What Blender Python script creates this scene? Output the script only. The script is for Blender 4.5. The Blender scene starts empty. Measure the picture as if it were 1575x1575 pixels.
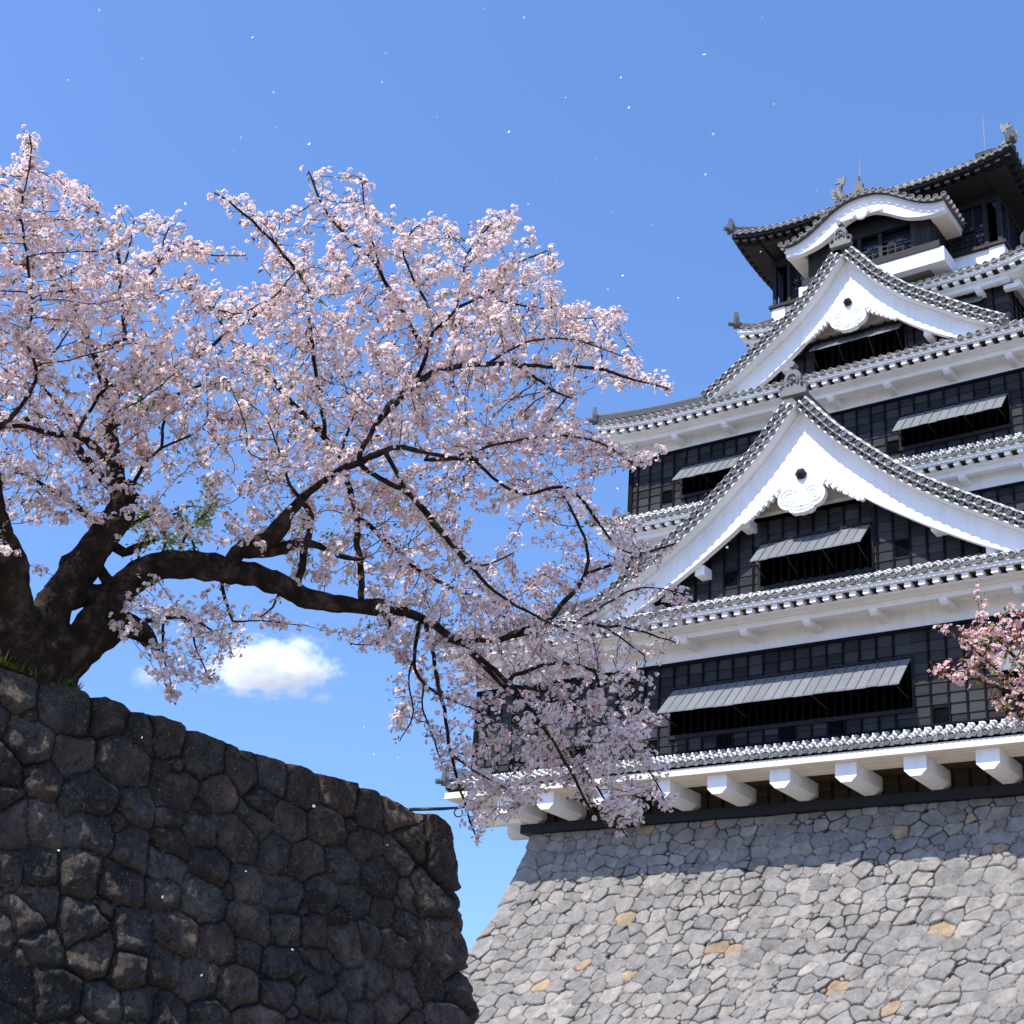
import bpy, math, random
import numpy as np
from mathutils import Vector, Matrix, noise, kdtree

S = bpy.context.scene
rad = math.radians
random.seed(7)
RNG = np.random.default_rng(11)

# ------------------------------------------------------------------ camera
PX = 1575.0
FOC = 2251.46
PIT, ROL, YAW = 0.421894686, 0.0732167898, -0.641267212
_h = Vector((math.sin(YAW), math.cos(YAW), 0))
CD = Vector((_h.x * math.cos(PIT), _h.y * math.cos(PIT), math.sin(PIT)))
_r = Vector((math.cos(YAW), -math.sin(YAW), 0))
_u = _r.cross(CD)
CR = _r * math.cos(ROL) + _u * math.sin(ROL)
CU = -_r * math.sin(ROL) + _u * math.cos(ROL)
cam = bpy.data.cameras.new("camera")
camo = bpy.data.objects.new("camera", cam)
S.collection.objects.link(camo)
cam.sensor_width = 36.0
cam.lens = FOC / PX * 36.0
cam.clip_start = 0.1
cam.clip_end = 20000
camo.matrix_world = Matrix(((CR.x, CU.x, -CD.x, 0), (CR.y, CU.y, -CD.y, 0), (CR.z, CU.z, -CD.z, 0), (0, 0, 0, 1)))
S.camera = camo

# ------------------------------------------------------------------ sky, sun, exposure
SUN = Vector((-0.2, -1.0, 1.42)).normalized()
world = bpy.data.worlds.new("World")
S.world = world
world.use_nodes = True
wn = world.node_tree
bg = wn.nodes["Background"]
sky = wn.nodes.new("ShaderNodeTexSky")
sky.sky_type = 'NISHITA'
sky.sun_disc = False
sky.sun_elevation = math.asin(SUN.z)
sky.sun_rotation = math.atan2(SUN.x, SUN.y)
sky.altitude = 0
sky.air_density = 1.0
sky.dust_density = 0.2
sky.ozone_density = 3.0
tc_ = wn.nodes.new("ShaderNodeTexCoord")
va_ = wn.nodes.new("ShaderNodeVectorMath"); va_.operation = 'ADD'; va_.inputs[1].default_value = (0, 0, 0.17)
vn_ = wn.nodes.new("ShaderNodeVectorMath"); vn_.operation = 'NORMALIZE'
wn.links.new(tc_.outputs["Generated"], va_.inputs[0]); wn.links.new(va_.outputs[0], vn_.inputs[0]); wn.links.new(vn_.outputs[0], sky.inputs[0])
hs = wn.nodes.new("ShaderNodeHueSaturation")
hs.inputs["Saturation"].default_value = 1.13
hs.inputs["Hue"].default_value = 0.507
wn.links.new(sky.outputs[0], hs.inputs["Color"])
wn.links.new(hs.outputs[0], bg.inputs[0])
bg.inputs[1].default_value = 0.15
sl = bpy.data.lights.new("sun", 'SUN')
sl.energy = 3.1
sl.angle = rad(0.5)
sl.color = (1.0, 0.955, 0.88)
slo = bpy.data.objects.new("sun", sl)
S.collection.objects.link(slo)
slo.location = SUN * 100
slo.rotation_euler = (-SUN).to_track_quat('-Z', 'Y').to_euler()
S.view_settings.view_transform = 'Standard'
S.view_settings.look = 'None'
S.view_settings.exposure = 1.05
S.view_settings.gamma = 1
S.cycles.max_bounces = 12
S.cycles.diffuse_bounces = 9
S.cycles.transmission_bounces = 9
S.cycles.transparent_max_bounces = 8
S.cycles.volume_bounces = 6


def ray(x, y):
    v = CR * (x - PX / 2) - CU * (y - PX / 2) + CD * FOC
    return v.normalized()


def at(x, y, t):
    return ray(x, y) * t


def on_x(x, y, X):
    v = ray(x, y)
    return v * (X / v.x)


# ------------------------------------------------------------------ helpers
class MB:
    def __init__(s):
        s.v = []; s.f = []; s.t = []; s.r = []

    def add(s, vs, fs, tint=0.5, run=None):
        b = len(s.v)
        s.v.extend(vs)
        s.f.extend([tuple(i + b for i in f) for f in fs])
        s.t.extend([tint] * len(vs))
        s.r.extend(run if run is not None else [0.0] * len(vs))

    def box(s, x0, x1, y0, y1, z0, z1, tint=0.5):
        s.add([(x0, y0, z0), (x1, y0, z0), (x1, y1, z0), (x0, y1, z0), (x0, y0, z1), (x1, y0, z1), (x1, y1, z1), (x0, y1, z1)],
              [(0, 3, 2, 1), (4, 5, 6, 7), (0, 1, 5, 4), (1, 2, 6, 5), (2, 3, 7, 6), (3, 0, 4, 7)], tint)

    def mbox(s, M, a0, a1, s0, s1, z0, z1, tint=0.5):
        s.add([M(a0, s0, z0), M(a1, s0, z0), M(a1, s1, z0), M(a0, s1, z0), M(a0, s0, z1), M(a1, s0, z1), M(a1, s1, z1), M(a0, s1, z1)],
              [(0, 3, 2, 1), (4, 5, 6, 7), (0, 1, 5, 4), (1, 2, 6, 5), (2, 3, 7, 6), (3, 0, 4, 7)], tint)

    def loft(s, rings, closed=True, caps=True, tint=0.5, runs=None):
        n = len(rings[0]); vs = [p for r in rings for p in r]; fs = []
        m = n if closed else n - 1
        for i in range(len(rings) - 1):
            for j in range(m):
                a = i * n + j; b = i * n + (j + 1) % n
                fs.append((a, b, b + n, a + n))
        if caps and closed:
            fs.append(tuple(range(n))[::-1]); fs.append(tuple(range((len(rings) - 1) * n, len(rings) * n)))
        run = None
        if runs is not None:
            run = [q for q in runs for _ in range(n)]
        s.add(vs, fs, tint, run)

    def tube(s, pts, rs, n=6, tint=0.5, caps=True):
        pts = [Vector(p) for p in pts]; rings = []
        up = Vector((0.13, 0.21, 0.97))
        for i, p in enumerate(pts):
            d = (pts[min(i + 1, len(pts) - 1)] - pts[max(i - 1, 0)])
            if d.length < 1e-6: d = Vector((0, 0, 1))
            d.normalize()
            e = d.cross(up)
            if e.length < 1e-3: e = d.cross(Vector((1, 0, 0)))
            e.normalize(); g = e.cross(d)
            r = rs[i] if hasattr(rs, '__len__') else rs
            rings.append([tuple(p + e * (math.cos(2 * math.pi * k / n) * r) + g * (math.sin(2 * math.pi * k / n) * r)) for k in range(n)])
        s.loft(rings, True, caps, tint)

    def prism_y(s, poly, y0, y1, tint=0.5):
        n = len(poly)
        vs = [(x, y0, z) for x, z in poly] + [(x, y1, z) for x, z in poly]
        fs = [tuple(range(n)), tuple(range(2 * n - 1, n - 1, -1))]
        for i in range(n):
            j = (i + 1) % n
            fs.append((i, i + n, j + n, j))
        s.add(vs, fs, tint)

    def ball(s, c, r, n=6, m=5, tint=0.5, sq=(1, 1, 1)):
        rings = []
        for i in range(m + 1):
            ph = math.pi * (i + 0.02) / (m + 0.04)
            rings.append([(c[0] + sq[0] * r * math.sin(ph) * math.cos(2 * math.pi * k / n), c[1] + sq[1] * r * math.sin(ph) * math.sin(2 * math.pi * k / n), c[2] - sq[2] * r * math.cos(ph)) for k in range(n)])
        s.loft(rings, True, True, tint)

    def join(s, o):
        s.add(o.v, o.f, -0.6)
        return s

    def build(s, name, mat, parent=None, smooth=False):
        me = bpy.data.meshes.new(name)
        me.from_pydata([tuple(p) for p in s.v], [], s.f)
        a = me.attributes.new("tint", 'FLOAT', 'POINT'); a.data.foreach_set("value", np.array(s.t, dtype=np.float32))
        a = me.attributes.new("run", 'FLOAT', 'POINT'); a.data.foreach_set("value", np.array(s.r, dtype=np.float32))
        me.materials.append(mat)
        if smooth:
            me.polygons.foreach_set("use_smooth", [True] * len(me.polygons))
        me.update()
        o = bpy.data.objects.new(name, me)
        S.collection.objects.link(o)
        if parent is not None:
            o.parent = parent
            if parent.parent is None or True:
                o.matrix_parent_inverse = parent_world(parent).inverted()
        return o


def parent_world(o):
    m = o.matrix_basis.copy() if o.parent is None else parent_world(o.parent) @ o.matrix_parent_inverse @ o.matrix_basis
    return m


def np_mesh(name, V, F, mat, parent=None, smooth=False, cols=None, floats=None):
    me = bpy.data.meshes.new(name)
    V = np.asarray(V, dtype=np.float32); F = np.asarray(F, dtype=np.int32)
    k = F.shape[1]
    me.vertices.add(len(V)); me.vertices.foreach_set("co", V.ravel())
    me.loops.add(F.size); me.loops.foreach_set("vertex_index", F.ravel())
    me.polygons.add(len(F)); me.polygons.foreach_set("loop_start", np.arange(0, F.size, k, dtype=np.int32))
    me.polygons.foreach_set("loop_total", np.full(len(F), k, dtype=np.int32))
    me.update(calc_edges=True)
    if cols is not None:
        a = me.attributes.new("col", 'FLOAT_COLOR', 'POINT')
        c = np.ones((len(V), 4), dtype=np.float32); c[:, :3] = cols
        a.data.foreach_set("color", c.ravel())
    if floats is not None:
        for kx, arr in floats.items():
            a = me.attributes.new(kx, 'FLOAT', 'POINT'); a.data.foreach_set("value", np.asarray(arr, dtype=np.float32))
    if smooth:
        me.polygons.foreach_set("use_smooth", np.ones(len(F), dtype=bool))
    me.materials.append(mat)
    me.validate()
    o = bpy.data.objects.new(name, me)
    S.collection.objects.link(o)
    if parent is not None:
        o.parent = parent
        o.matrix_parent_inverse = parent_world(parent).inverted()
    return o


def thing(name, label, cat, loc=(0, 0, 0), group=None):
    o = bpy.data.objects.new(name, None)
    S.collection.objects.link(o)
    o.location = loc
    o.empty_display_size = 0.3
    tag(o, label, cat, group)
    return o


def tag(o, label, cat, group=None, kind=None):
    if label: o["label"] = label
    if cat: o["category"] = cat
    if group: o["group"] = group
    if kind: o["kind"] = kind


def sub(name, parent):
    o = bpy.data.objects.new(name, None)
    S.collection.objects.link(o)
    o.parent = parent
    o.matrix_parent_inverse = parent_world(parent).inverted()
    o.empty_display_size = 0.2
    return o


# ------------------------------------------------------------------ materials
class NT:
    def __init__(s, name, rough=0.8, spec=0.3):
        s.m = bpy.data.materials.new(name); s.m.use_nodes = True
        s.t = s.m.node_tree; s.n = s.t.nodes; s.b = s.n["Principled BSDF"]
        s.b.inputs["Roughness"].default_value = rough
        s.b.inputs["Specular IOR Level"].default_value = spec

    def new(s, k, **kw):
        n = s.n.new(k)
        for a, b in kw.items(): setattr(n, a, b)
        return n

    def link(s, a, b): s.t.links.new(a, b)

    def coord(s, scale=(1, 1, 1)):
        tc = s.new("ShaderNodeTexCoord"); mp = s.new("ShaderNodeMapping")
        mp.inputs["Scale"].default_value = scale
        s.link(tc.outputs["Object"], mp.inputs[0]); return mp.outputs[0]

    def noise(s, vec, scale, detail=4, rough=0.55):
        n = s.new("ShaderNodeTexNoise"); n.inputs["Scale"].default_value = scale; n.inputs["Detail"].default_value = detail
        n.inputs["Roughness"].default_value = rough
        s.link(vec, n.inputs["Vector"]); return n.outputs["Fac"]

    def ramp(s, fac, stops):
        r = s.new("ShaderNodeValToRGB"); e = r.color_ramp.elements
        while len(e) < len(stops): e.new(0.5)
        for i, (p, c) in enumerate(stops):
            e[i].position = p; e[i].color = (*c, 1) if len(c) == 3 else c
        s.link(fac, r.inputs[0]); return r.outputs[0]

    def mix(s, fac, a, b, mode='MIX'):
        m = s.new("ShaderNodeMix", data_type='RGBA', blend_type=mode)
        for i, q in ((0, fac), (6, a), (7, b)):
            if isinstance(q, (int, float)): m.inputs[i].default_value = q
            elif isinstance(q, tuple): m.inputs[i].default_value = (*q, 1)
            else: s.link(q, m.inputs[i])
        return m.outputs[2]

    def math(s, op, a, b=None):
        m = s.new("ShaderNodeMath", operation=op)
        for i, q in ((0, a), (1, b)):
            if q is None: continue
            if isinstance(q, (int, float)): m.inputs[i].default_value = q
            else: s.link(q, m.inputs[i])
        return m.outputs[0]

    def attr(s, name, out="Fac"):
        a = s.new("ShaderNodeAttribute"); a.attribute_name = name; return a.outputs[out]

    def color(s, c):
        if isinstance(c, tuple): s.b.inputs["Base Color"].default_value = (*c, 1)
        else: s.link(c, s.b.inputs["Base Color"])

    def bump(s, h, strength=0.4, dist=0.02):
        b = s.new("ShaderNodeBump"); b.inputs["Strength"].default_value = strength; b.inputs["Distance"].default_value = dist
        s.link(h, b.inputs["Height"]); s.link(b.outputs[0], s.b.inputs["Normal"])


def mat_plaster():
    m = NT("white_plaster", 0.9, 0.15); c = m.coord()
    n = m.noise(c, 0.7, 6); n2 = m.noise(m.coord((1.6, 1.6, 0.25)), 2.2, 5)
    a = m.ramp(n, [(0.3, (0.79, 0.79, 0.79)), (0.62, (0.86, 0.86, 0.86))])
    b = m.mix(m.ramp(n2, [(0.50, (0, 0, 0)), (0.80, (0.30, 0.30, 0.30))]), a, (0.50, 0.48, 0.44))
    m.color(b); m.bump(m.noise(c, 14, 4), 0.12, 0.02); return m.m


def mat_beige():
    m = NT("cream_plaster", 0.9, 0.15); c = m.coord()  # plaster in a warm cream tone
    n = m.noise(c, 1.3, 6)
    m.color(m.ramp(n, [(0.3, (0.66, 0.61, 0.53)), (0.65, (0.76, 0.71, 0.63))])); m.bump(m.noise(c, 12, 4), 0.12, 0.02); return m.m


def mat_tile(name="roof_tile", seam=True, k0=1.0):
    m = NT(name, 0.55, 0.35)
    t = m.attr("tint"); c = m.coord()
    base = m.ramp(t, [(0.0, (0.12 * k0, 0.121 * k0, 0.126 * k0)), (0.5, (0.195 * k0, 0.194 * k0, 0.194 * k0)), (1.0, (0.35 * k0, 0.34 * k0, 0.33 * k0))])
    n = m.noise(c, 5, 6)
    base = m.mix(m.ramp(n, [(0.45, (0, 0, 0)), (0.75, (0.7, 0.7, 0.7))]), base, (0.10, 0.10, 0.095))
    n3 = m.noise(c, 9, 3)
    base = m.mix(m.ramp(n3, [(0.6, (0, 0, 0)), (0.72, (0.55, 0.55, 0.55))]), base, (0.40 * k0, 0.39 * k0, 0.37 * k0))
    if seam:
        r = m.math('FRACT', m.attr("run"))
        k = m.math('LESS_THAN', r, 0.34)
        base = m.mix(k, base, (0.76, 0.74, 0.71))
    m.color(base); m.bump(m.noise(c, 30, 3), 0.2, 0.01); return m.m


def mat_board(name, dark, light, rough=0.8, spec=0.06):
    m = NT(name, rough, spec); t = m.attr("tint")
    g = m.noise(m.coord((0.6, 0.6, 9)), 3.2, 6, 0.65)
    k = m.math('ADD', m.math('ADD', m.math('MULTIPLY', t, 0.36), 0.08), m.math('MULTIPLY', g, 0.6))
    col = m.ramp(k, [(0.0, tuple(q * 0.4 for q in dark)), (0.12, tuple(q * 0.45 for q in dark)), (0.25, dark), (0.9, light)])
    w = m.noise(m.coord(), 2.6, 6, 0.7)
    col = m.mix(m.ramp(w, [(0.66, (0, 0, 0)), (0.78, (0.35, 0.35, 0.35))]), col, (0.16, 0.155, 0.15))
    m.color(col); m.bump(g, 0.35, 0.012); return m.m


def mat_plain(name, c, rough=0.7, spec=0.3, var=0.25, metal=0.0):
    m = NT(name, rough, spec); n = m.noise(m.coord(), 3.5, 5)
    m.color(m.ramp(n, [(0.3, tuple(q * (1 - var) for q in c)), (0.7, tuple(q * (1 + var) for q in c))]))
    m.b.inputs["Metallic"].default_value = metal
    m.bump(m.noise(m.coord(), 25, 3), 0.1, 0.01); return m.m


def mat_glass_dark():
    m = NT("window_glass", 0.06, 0.6); m.color((0.012, 0.018, 0.03)); return m.m


def mat_stone(name, rough, scale, spots, dirt):
    m = NT(name, rough, 0.25); c = m.coord()
    col = m.attr("col", "Color"); n = m.noise(c, scale, 8, 0.65)
    col = m.mix(1.0, col, m.ramp(n, [(0.28, (0.62, 0.62, 0.62)), (0.72, (1.3, 1.3, 1.3))]), 'MULTIPLY')
    n2 = m.noise(c, scale * 3.1, 6, 0.7)
    col = m.mix(m.ramp(n2, [(0.56, (0, 0, 0)), (0.72, (0.6, 0.6, 0.6))]), col, dirt)
    n3 = m.noise(c, scale * 7, 3, 0.6)
    col = m.mix(m.ramp(n3, [(0.66, (0, 0, 0)), (0.72, (0.8, 0.8, 0.8))]), col, spots)
    m.color(col)
    h = m.math('ADD', m.noise(c, scale * 4, 8, 0.7), m.math('MULTIPLY', m.noise(c, scale * 16, 4, 0.6), 0.4))
    m.bump(h, 0.7, 0.05); return m.m


def mat_mossy_stone():
    m = NT("dark_weathered_stone", 0.85, 0.25); c = m.coord()
    col = m.attr("col", "Color"); n = m.noise(c, 2.3, 8, 0.7)
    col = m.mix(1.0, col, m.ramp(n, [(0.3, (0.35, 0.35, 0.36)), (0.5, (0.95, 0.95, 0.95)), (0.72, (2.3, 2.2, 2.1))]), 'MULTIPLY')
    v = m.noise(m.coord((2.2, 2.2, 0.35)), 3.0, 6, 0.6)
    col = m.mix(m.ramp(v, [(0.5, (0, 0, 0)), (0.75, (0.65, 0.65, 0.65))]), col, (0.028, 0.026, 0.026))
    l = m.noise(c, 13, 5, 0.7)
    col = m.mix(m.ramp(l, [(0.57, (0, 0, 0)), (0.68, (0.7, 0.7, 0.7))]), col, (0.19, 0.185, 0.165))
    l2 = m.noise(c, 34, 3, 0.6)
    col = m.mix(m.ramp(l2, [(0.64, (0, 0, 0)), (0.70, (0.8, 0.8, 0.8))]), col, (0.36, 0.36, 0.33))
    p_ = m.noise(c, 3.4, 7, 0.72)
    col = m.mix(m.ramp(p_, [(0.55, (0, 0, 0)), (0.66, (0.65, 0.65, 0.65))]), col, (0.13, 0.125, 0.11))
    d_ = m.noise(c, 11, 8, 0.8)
    col = m.mix(m.ramp(d_, [(0.38, (0.85, 0.85, 0.85)), (0.47, (0, 0, 0))]), col, (0.014, 0.013, 0.012))  # crevice shade put into the colour, where bump alone stays flat
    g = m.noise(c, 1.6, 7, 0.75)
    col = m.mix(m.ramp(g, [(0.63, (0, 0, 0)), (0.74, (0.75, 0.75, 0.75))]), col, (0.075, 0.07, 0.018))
    m.color(col)
    vo = m.new("ShaderNodeTexVoronoi"); vo.inputs["Scale"].default_value = 7.0; m.link(c, vo.inputs["Vector"])
    h = m.math('ADD', m.math('MULTIPLY', m.noise(c, 6, 9, 0.75), 1.3), m.math('MULTIPLY', m.noise(c, 40, 5, 0.65), 0.45))
    h = m.math('ADD', h, m.math('MULTIPLY', vo.outputs["Distance"], 0.7))
    m.bump(h, 1.0, 0.09); return m.m


def mat_bark():
    m = NT("cherry_bark", 0.9, 0.15); c = m.coord((1, 1, 1))
    n = m.noise(c, 5, 8, 0.7); n2 = m.noise(c, 1.3, 4)
    col = m.ramp(n, [(0.3, (0.009, 0.006, 0.005)), (0.5, (0.038, 0.024, 0.018)), (0.68, (0.15, 0.098, 0.074))])
    col = m.mix(m.ramp(n2, [(0.55, (0, 0, 0)), (0.75, (0.5, 0.5, 0.5))]), col, (0.05, 0.055, 0.02))
    m.color(col); m.bump(m.noise(c, 12, 9, 0.75), 1.0, 0.10); return m.m


def mat_petal(name, trans=0.45):
    m = bpy.data.materials.new(name); m.use_nodes = True
    t = m.node_tree; t.nodes.remove(t.nodes["Principled BSDF"])
    out = t.nodes["Material Output"]
    a = t.nodes.new("ShaderNodeAttribute"); a.attribute_name = "col"
    d = t.nodes.new("ShaderNodeBsdfDiffuse"); tr = t.nodes.new("ShaderNodeBsdfTranslucent"); mx = t.nodes.new("ShaderNodeMixShader")
    t.links.new(a.outputs["Color"], d.inputs[0]); t.links.new(a.outputs["Color"], tr.inputs[0])
    mx.inputs[0].default_value = trans
    t.links.new(d.outputs[0], mx.inputs[1]); t.links.new(tr.outputs[0], mx.inputs[2]); t.links.new(mx.outputs[0], out.inputs[0])
    return m


PLASTER = mat_plaster(); BEIGE = mat_beige()
TILE = mat_tile(); TILEEND = mat_tile("tile_end", False, 0.58)
BOARD = mat_board("black_boards", (0.012, 0.013, 0.016), (0.070, 0.070, 0.074))
BATTEN = mat_board("black_battens", (0.012, 0.012, 0.014), (0.04, 0.04, 0.043))
SHUTWOOD = mat_board("dark_timber", (0.008, 0.008, 0.010), (0.03, 0.03, 0.034), 0.6)
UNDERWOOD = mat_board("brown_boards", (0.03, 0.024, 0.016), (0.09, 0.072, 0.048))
VOID = mat_plain("dark_interior", (0.006, 0.006, 0.007), 0.9, 0.0)
LATT = mat_plain("dark_lattice", (0.010, 0.010, 0.011), 0.9, 0.05)
AWN = mat_board("awning_panel", (0.115, 0.119, 0.128), (0.23, 0.236, 0.25), 0.48, 0.25)
BLACKTIMBER = mat_plain("black_timber", (0.012, 0.012, 0.014), 0.6, 0.25)
GLASS = mat_glass_dark()
METAL = mat_plain("dark_metal", (0.03, 0.03, 0.032), 0.45, 0.5)
STEEL = mat_plain("grey_metal", (0.35, 0.35, 0.37), 0.4, 0.5, 0.1, 0.6)
KEEPSTONE = mat_stone("grey_stone", 0.85, 2.6, (0.48, 0.47, 0.45), (0.16, 0.15, 0.14))
OLDSTONE = mat_mossy_stone()
BARK = mat_bark()
PETAL = mat_petal("cherry_petals", 0.33)
LEAFM = mat_petal("young_leaves", 0.55)

# ------------------------------------------------------------------ ground
XC = -16.61
ZG = -1.6
m = NT("gravel_ground", 0.95, 0.1); c = m.coord()
m.color(m.ramp(m.noise(c, 4, 8, 0.7), [(0.3, (0.24, 0.19, 0.135)), (0.7, (0.32, 0.265, 0.195))])); m.bump(m.noise(c, 60, 4), 0.5, 0.02)
g = MB(); R_ = 3000
g.add([(-R_, -R_, ZG), (R_, -R_, ZG), (R_, R_, ZG), (-R_, R_, ZG)], [(0, 1, 2, 3)])
tag(g.build("ground", m.m), None, None, None, "structure")


# ------------------------------------------------------------------ stone sheets (rounded coursed rubble, real relief)
def seeds_rows(u0, u1, v0, v1, rh, wmin, wmax, jit, small=0.0, fixed=None):
    P = []; Rr = []
    v = v0; row = 0
    while v < v1 + rh:
        u = u0 - random.random() * wmax
        hh = rh * random.uniform(0.8, 1.25)
        while u < u1 + wmax:
            w = random.uniform(wmin, wmax)
            if fixed is None or not fixed(u + w / 2, v + hh / 2):
                P.append((u + w / 2, v + hh / 2 + random.uniform(-jit, jit))); Rr.append(w * 0.28)
                if random.random() < small:
                    P.append((u + w + random.uniform(-.05, .05), v + random.uniform(-0.1, 0.1) * hh)); Rr.append(-0.02)
            u += w
        v += hh; row += 1
    return P, Rr


def stone_sheet(name, us, vs, seeds, radii, asp, relief, joint, wob, mapper, mat, parent, palette, tilt=0.12, offs=0.05, rough=0.012, pw=0.5, gap=0.02, gapcol=(0.03, 0.027, 0.024), toprow=None, pn=2):
    U, Vv = np.meshgrid(us, vs)
    nu, nv = len(us), len(vs)
    p = np.stack([U.ravel(), Vv.ravel()], 1)
    nz = np.array([[noise.noise((a * 1.9, b * 1.9, 3.1)), noise.noise((a * 1.9, b * 1.9, 9.7))] for a, b in p])
    nf = np.array([noise.fractal((a * 4.5, b * 4.5, 1.3), 0.9, 2.1, 4) for a, b in p])
    q = p + nz * wob
    sd = np.array(seeds); rr = np.array(radii)
    ns = len(sd)
    r2 = np.sign(rr) * rr * rr
    qs = q * [1, asp]; ss = sd * [1, asp]
    idx = np.zeros(len(p), int); edge = np.zeros(len(p))
    for i in range(0, len(p), 4000):
        blk = qs[i:i + 4000]
        lo = blk.min(0) - 2.2; hi = blk.max(0) + 2.2
        cand = np.where((ss[:, 0] > lo[0]) & (ss[:, 0] < hi[0]) & (ss[:, 1] > lo[1]) & (ss[:, 1] < hi[1]))[0]
        sc = ss[cand]
        if pn == 2:
            d = ((blk[:, None, :] - sc[None]) ** 2).sum(2) - r2[cand][None]
        else:
            d = (np.abs(blk[:, None, :] - sc[None]) ** pn).sum(2) ** (1.0 / pn) - rr[cand][None]
        k = min(7, len(cand) - 1)
        o = np.argpartition(d, k, axis=1)[:, :k + 1]
        dd = np.take_along_axis(d, o, 1); so = np.argsort(dd, 1); o = np.take_along_axis(o, so, 1); dd = np.take_along_axis(dd, so, 1)
        first = sc[o[:, 0]]
        e = np.full(len(blk), 9.0)
        for j in range(1, k + 1):
            sep = np.linalg.norm(sc[o[:, j]] - first, axis=1) + 1e-6
            e = np.minimum(e, (dd[:, j] - dd[:, 0]) / ((2 * sep) if pn == 2 else 1.7))
        idx[i:i + 4000] = cand[o[:, 0]]; edge[i:i + 4000] = e
    tl = RNG.normal(0, tilt, (ns, 2)); of = RNG.uniform(-offs, offs, ns)
    e = np.clip(edge / joint, 0, 1)
    prof = e ** pw
    loc = (p - sd[idx])
    h = relief * (prof - 1) + (loc * tl[idx]).sum(1) * e + of[idx] * e + nf * rough * (0.4 + e)
    if toprow is not None:
        tr_ = RNG.uniform(-1, 1, ns)[idx] * toprow[1] * np.clip((p[:, 1] - (toprow[0] - 0.5)) / 0.5, 0, 1)
        V = mapper(p[:, 0], p[:, 1], h, tr_)
    else:
        V = mapper(p[:, 0], p[:, 1], h)
    ii = np.arange(nu * nv).reshape(nv, nu)
    F = np.stack([ii[:-1, :-1], ii[:-1, 1:], ii[1:, 1:], ii[1:, :-1]], -1).reshape(-1, 4)
    pc = np.array([palette() for _ in range(ns)])
    gl_ = gap * np.clip(0.9 + 1.6 * np.array([noise.noise((a * 1.4, b * 1.4, 7.7)) for a, b in p]), 0.25, 2.4)
    gm = np.clip((edge - gl_ * 0.5) / (gl_ * 0.6), 0, 1)[:, None]
    col = pc[idx] * gm + np.array(gapcol) * (1 - gm)
    return np_mesh(name, V, F, mat, parent, True, col)


def keep_palette():
    r = random.random(); b = random.uniform(0.80, 1.08)
    if r < 0.022: c = (0.39, 0.28, 0.18)
    elif r < 0.14: c = (0.335, 0.295, 0.255)
    elif r < 0.45: c = (0.295, 0.268, 0.238)
    else: c = (0.268, 0.250, 0.229)
    return tuple(q * b for q in c)


stone_base = thing("stone_base", "light grey sloping rubble stone foundation beneath the castle's black sill", "stone foundation", (-16, 38, ZG))
X0B, Y0B, ZT = -26.95, 38.22, 9.76


def base_map(u, v, h):
    d = np.maximum(ZT - v, 0)
    off = 0.21 * d + 0.030 * d * d
    sl = 0.21 + 0.06 * d
    nn = np.sqrt(1 + sl * sl)
    rc = 0.25
    w = np.clip((u + rc) / (2 * rc), 0, 1)
    nx = -(1 - w); ny = -w
    l = np.sqrt(nx * nx + ny * ny); nx /= l; ny /= l
    bx = X0B - off + np.maximum(u, 0); by = Y0B - off + np.maximum(-u, 0)
    rnd = 0.10 * np.clip(1 - np.abs(u) / rc, 0, 1)
    bx = bx + rnd * 0.7 * (w < 2); by = by + rnd * 0.7
    return np.stack([bx + nx * h / nn, by + ny * h / nn, v + h * sl / nn], 1)


sp, sr = seeds_rows(-7, 21, -1.8, 9.5, 0.33, 0.24, 0.78, 0.10, 0.6, lambda u, v: abs(u) < 0.55)
v = -1.6; k = 0
while v < 9.9:
    hgt = random.uniform(0.5, 0.65)
    sp.append((0.42 if k % 2 else 0.12, v + hgt / 2)); sr.append(0.33)
    v += hgt; k += 1
us = np.concatenate([np.arange(-6, -0.6, 0.12), np.arange(-0.6, 19.0, 0.023), np.arange(19.2, 22, 0.12)])
vs = np.concatenate([np.arange(-1.65, 2.2, 0.12), np.arange(2.2, ZT + 0.02, 0.023)])
stone_sheet("rubble_facing", us, vs, sp, sr, 1.3, 0.065, 0.030, 0.10, base_map, KEEPSTONE, stone_base, keep_palette, 0.07, 0.032, 0.015, 0.55, 0.016, (0.018, 0.016, 0.014), None, 2.6)
b = MB(); b.box(X0B + 0.1, -2, Y0B + 0.12, 60, 8.6, ZT - 0.06)
b.build("top_slab", mat_plain("packed_earth", (0.2, 0.18, 0.15)), stone_base)

# ------------------------------------------------------------------ castle keep
keep = thing("castle_keep", "tall Japanese castle tower with black boards, white plaster bands and stacked tiled gable roofs", "castle", (XC, 48, ZT))


def front(ye):
    return lambda a, s, z: (a, ye + s, z)


def left(xe):
    return lambda a, s, z: (xe + s, a, z)


def right(xe):
    return lambda a, s, z: (xe - s, a, z)


def lift_fn(a0, a1, up, L=3.6, p=2.3):
    def f(a):
        d = min(a - a0, a1 - a)
        return up * max(0.0, (L - d) / L) ** p
    return f


PITCH = 0.29


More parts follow.
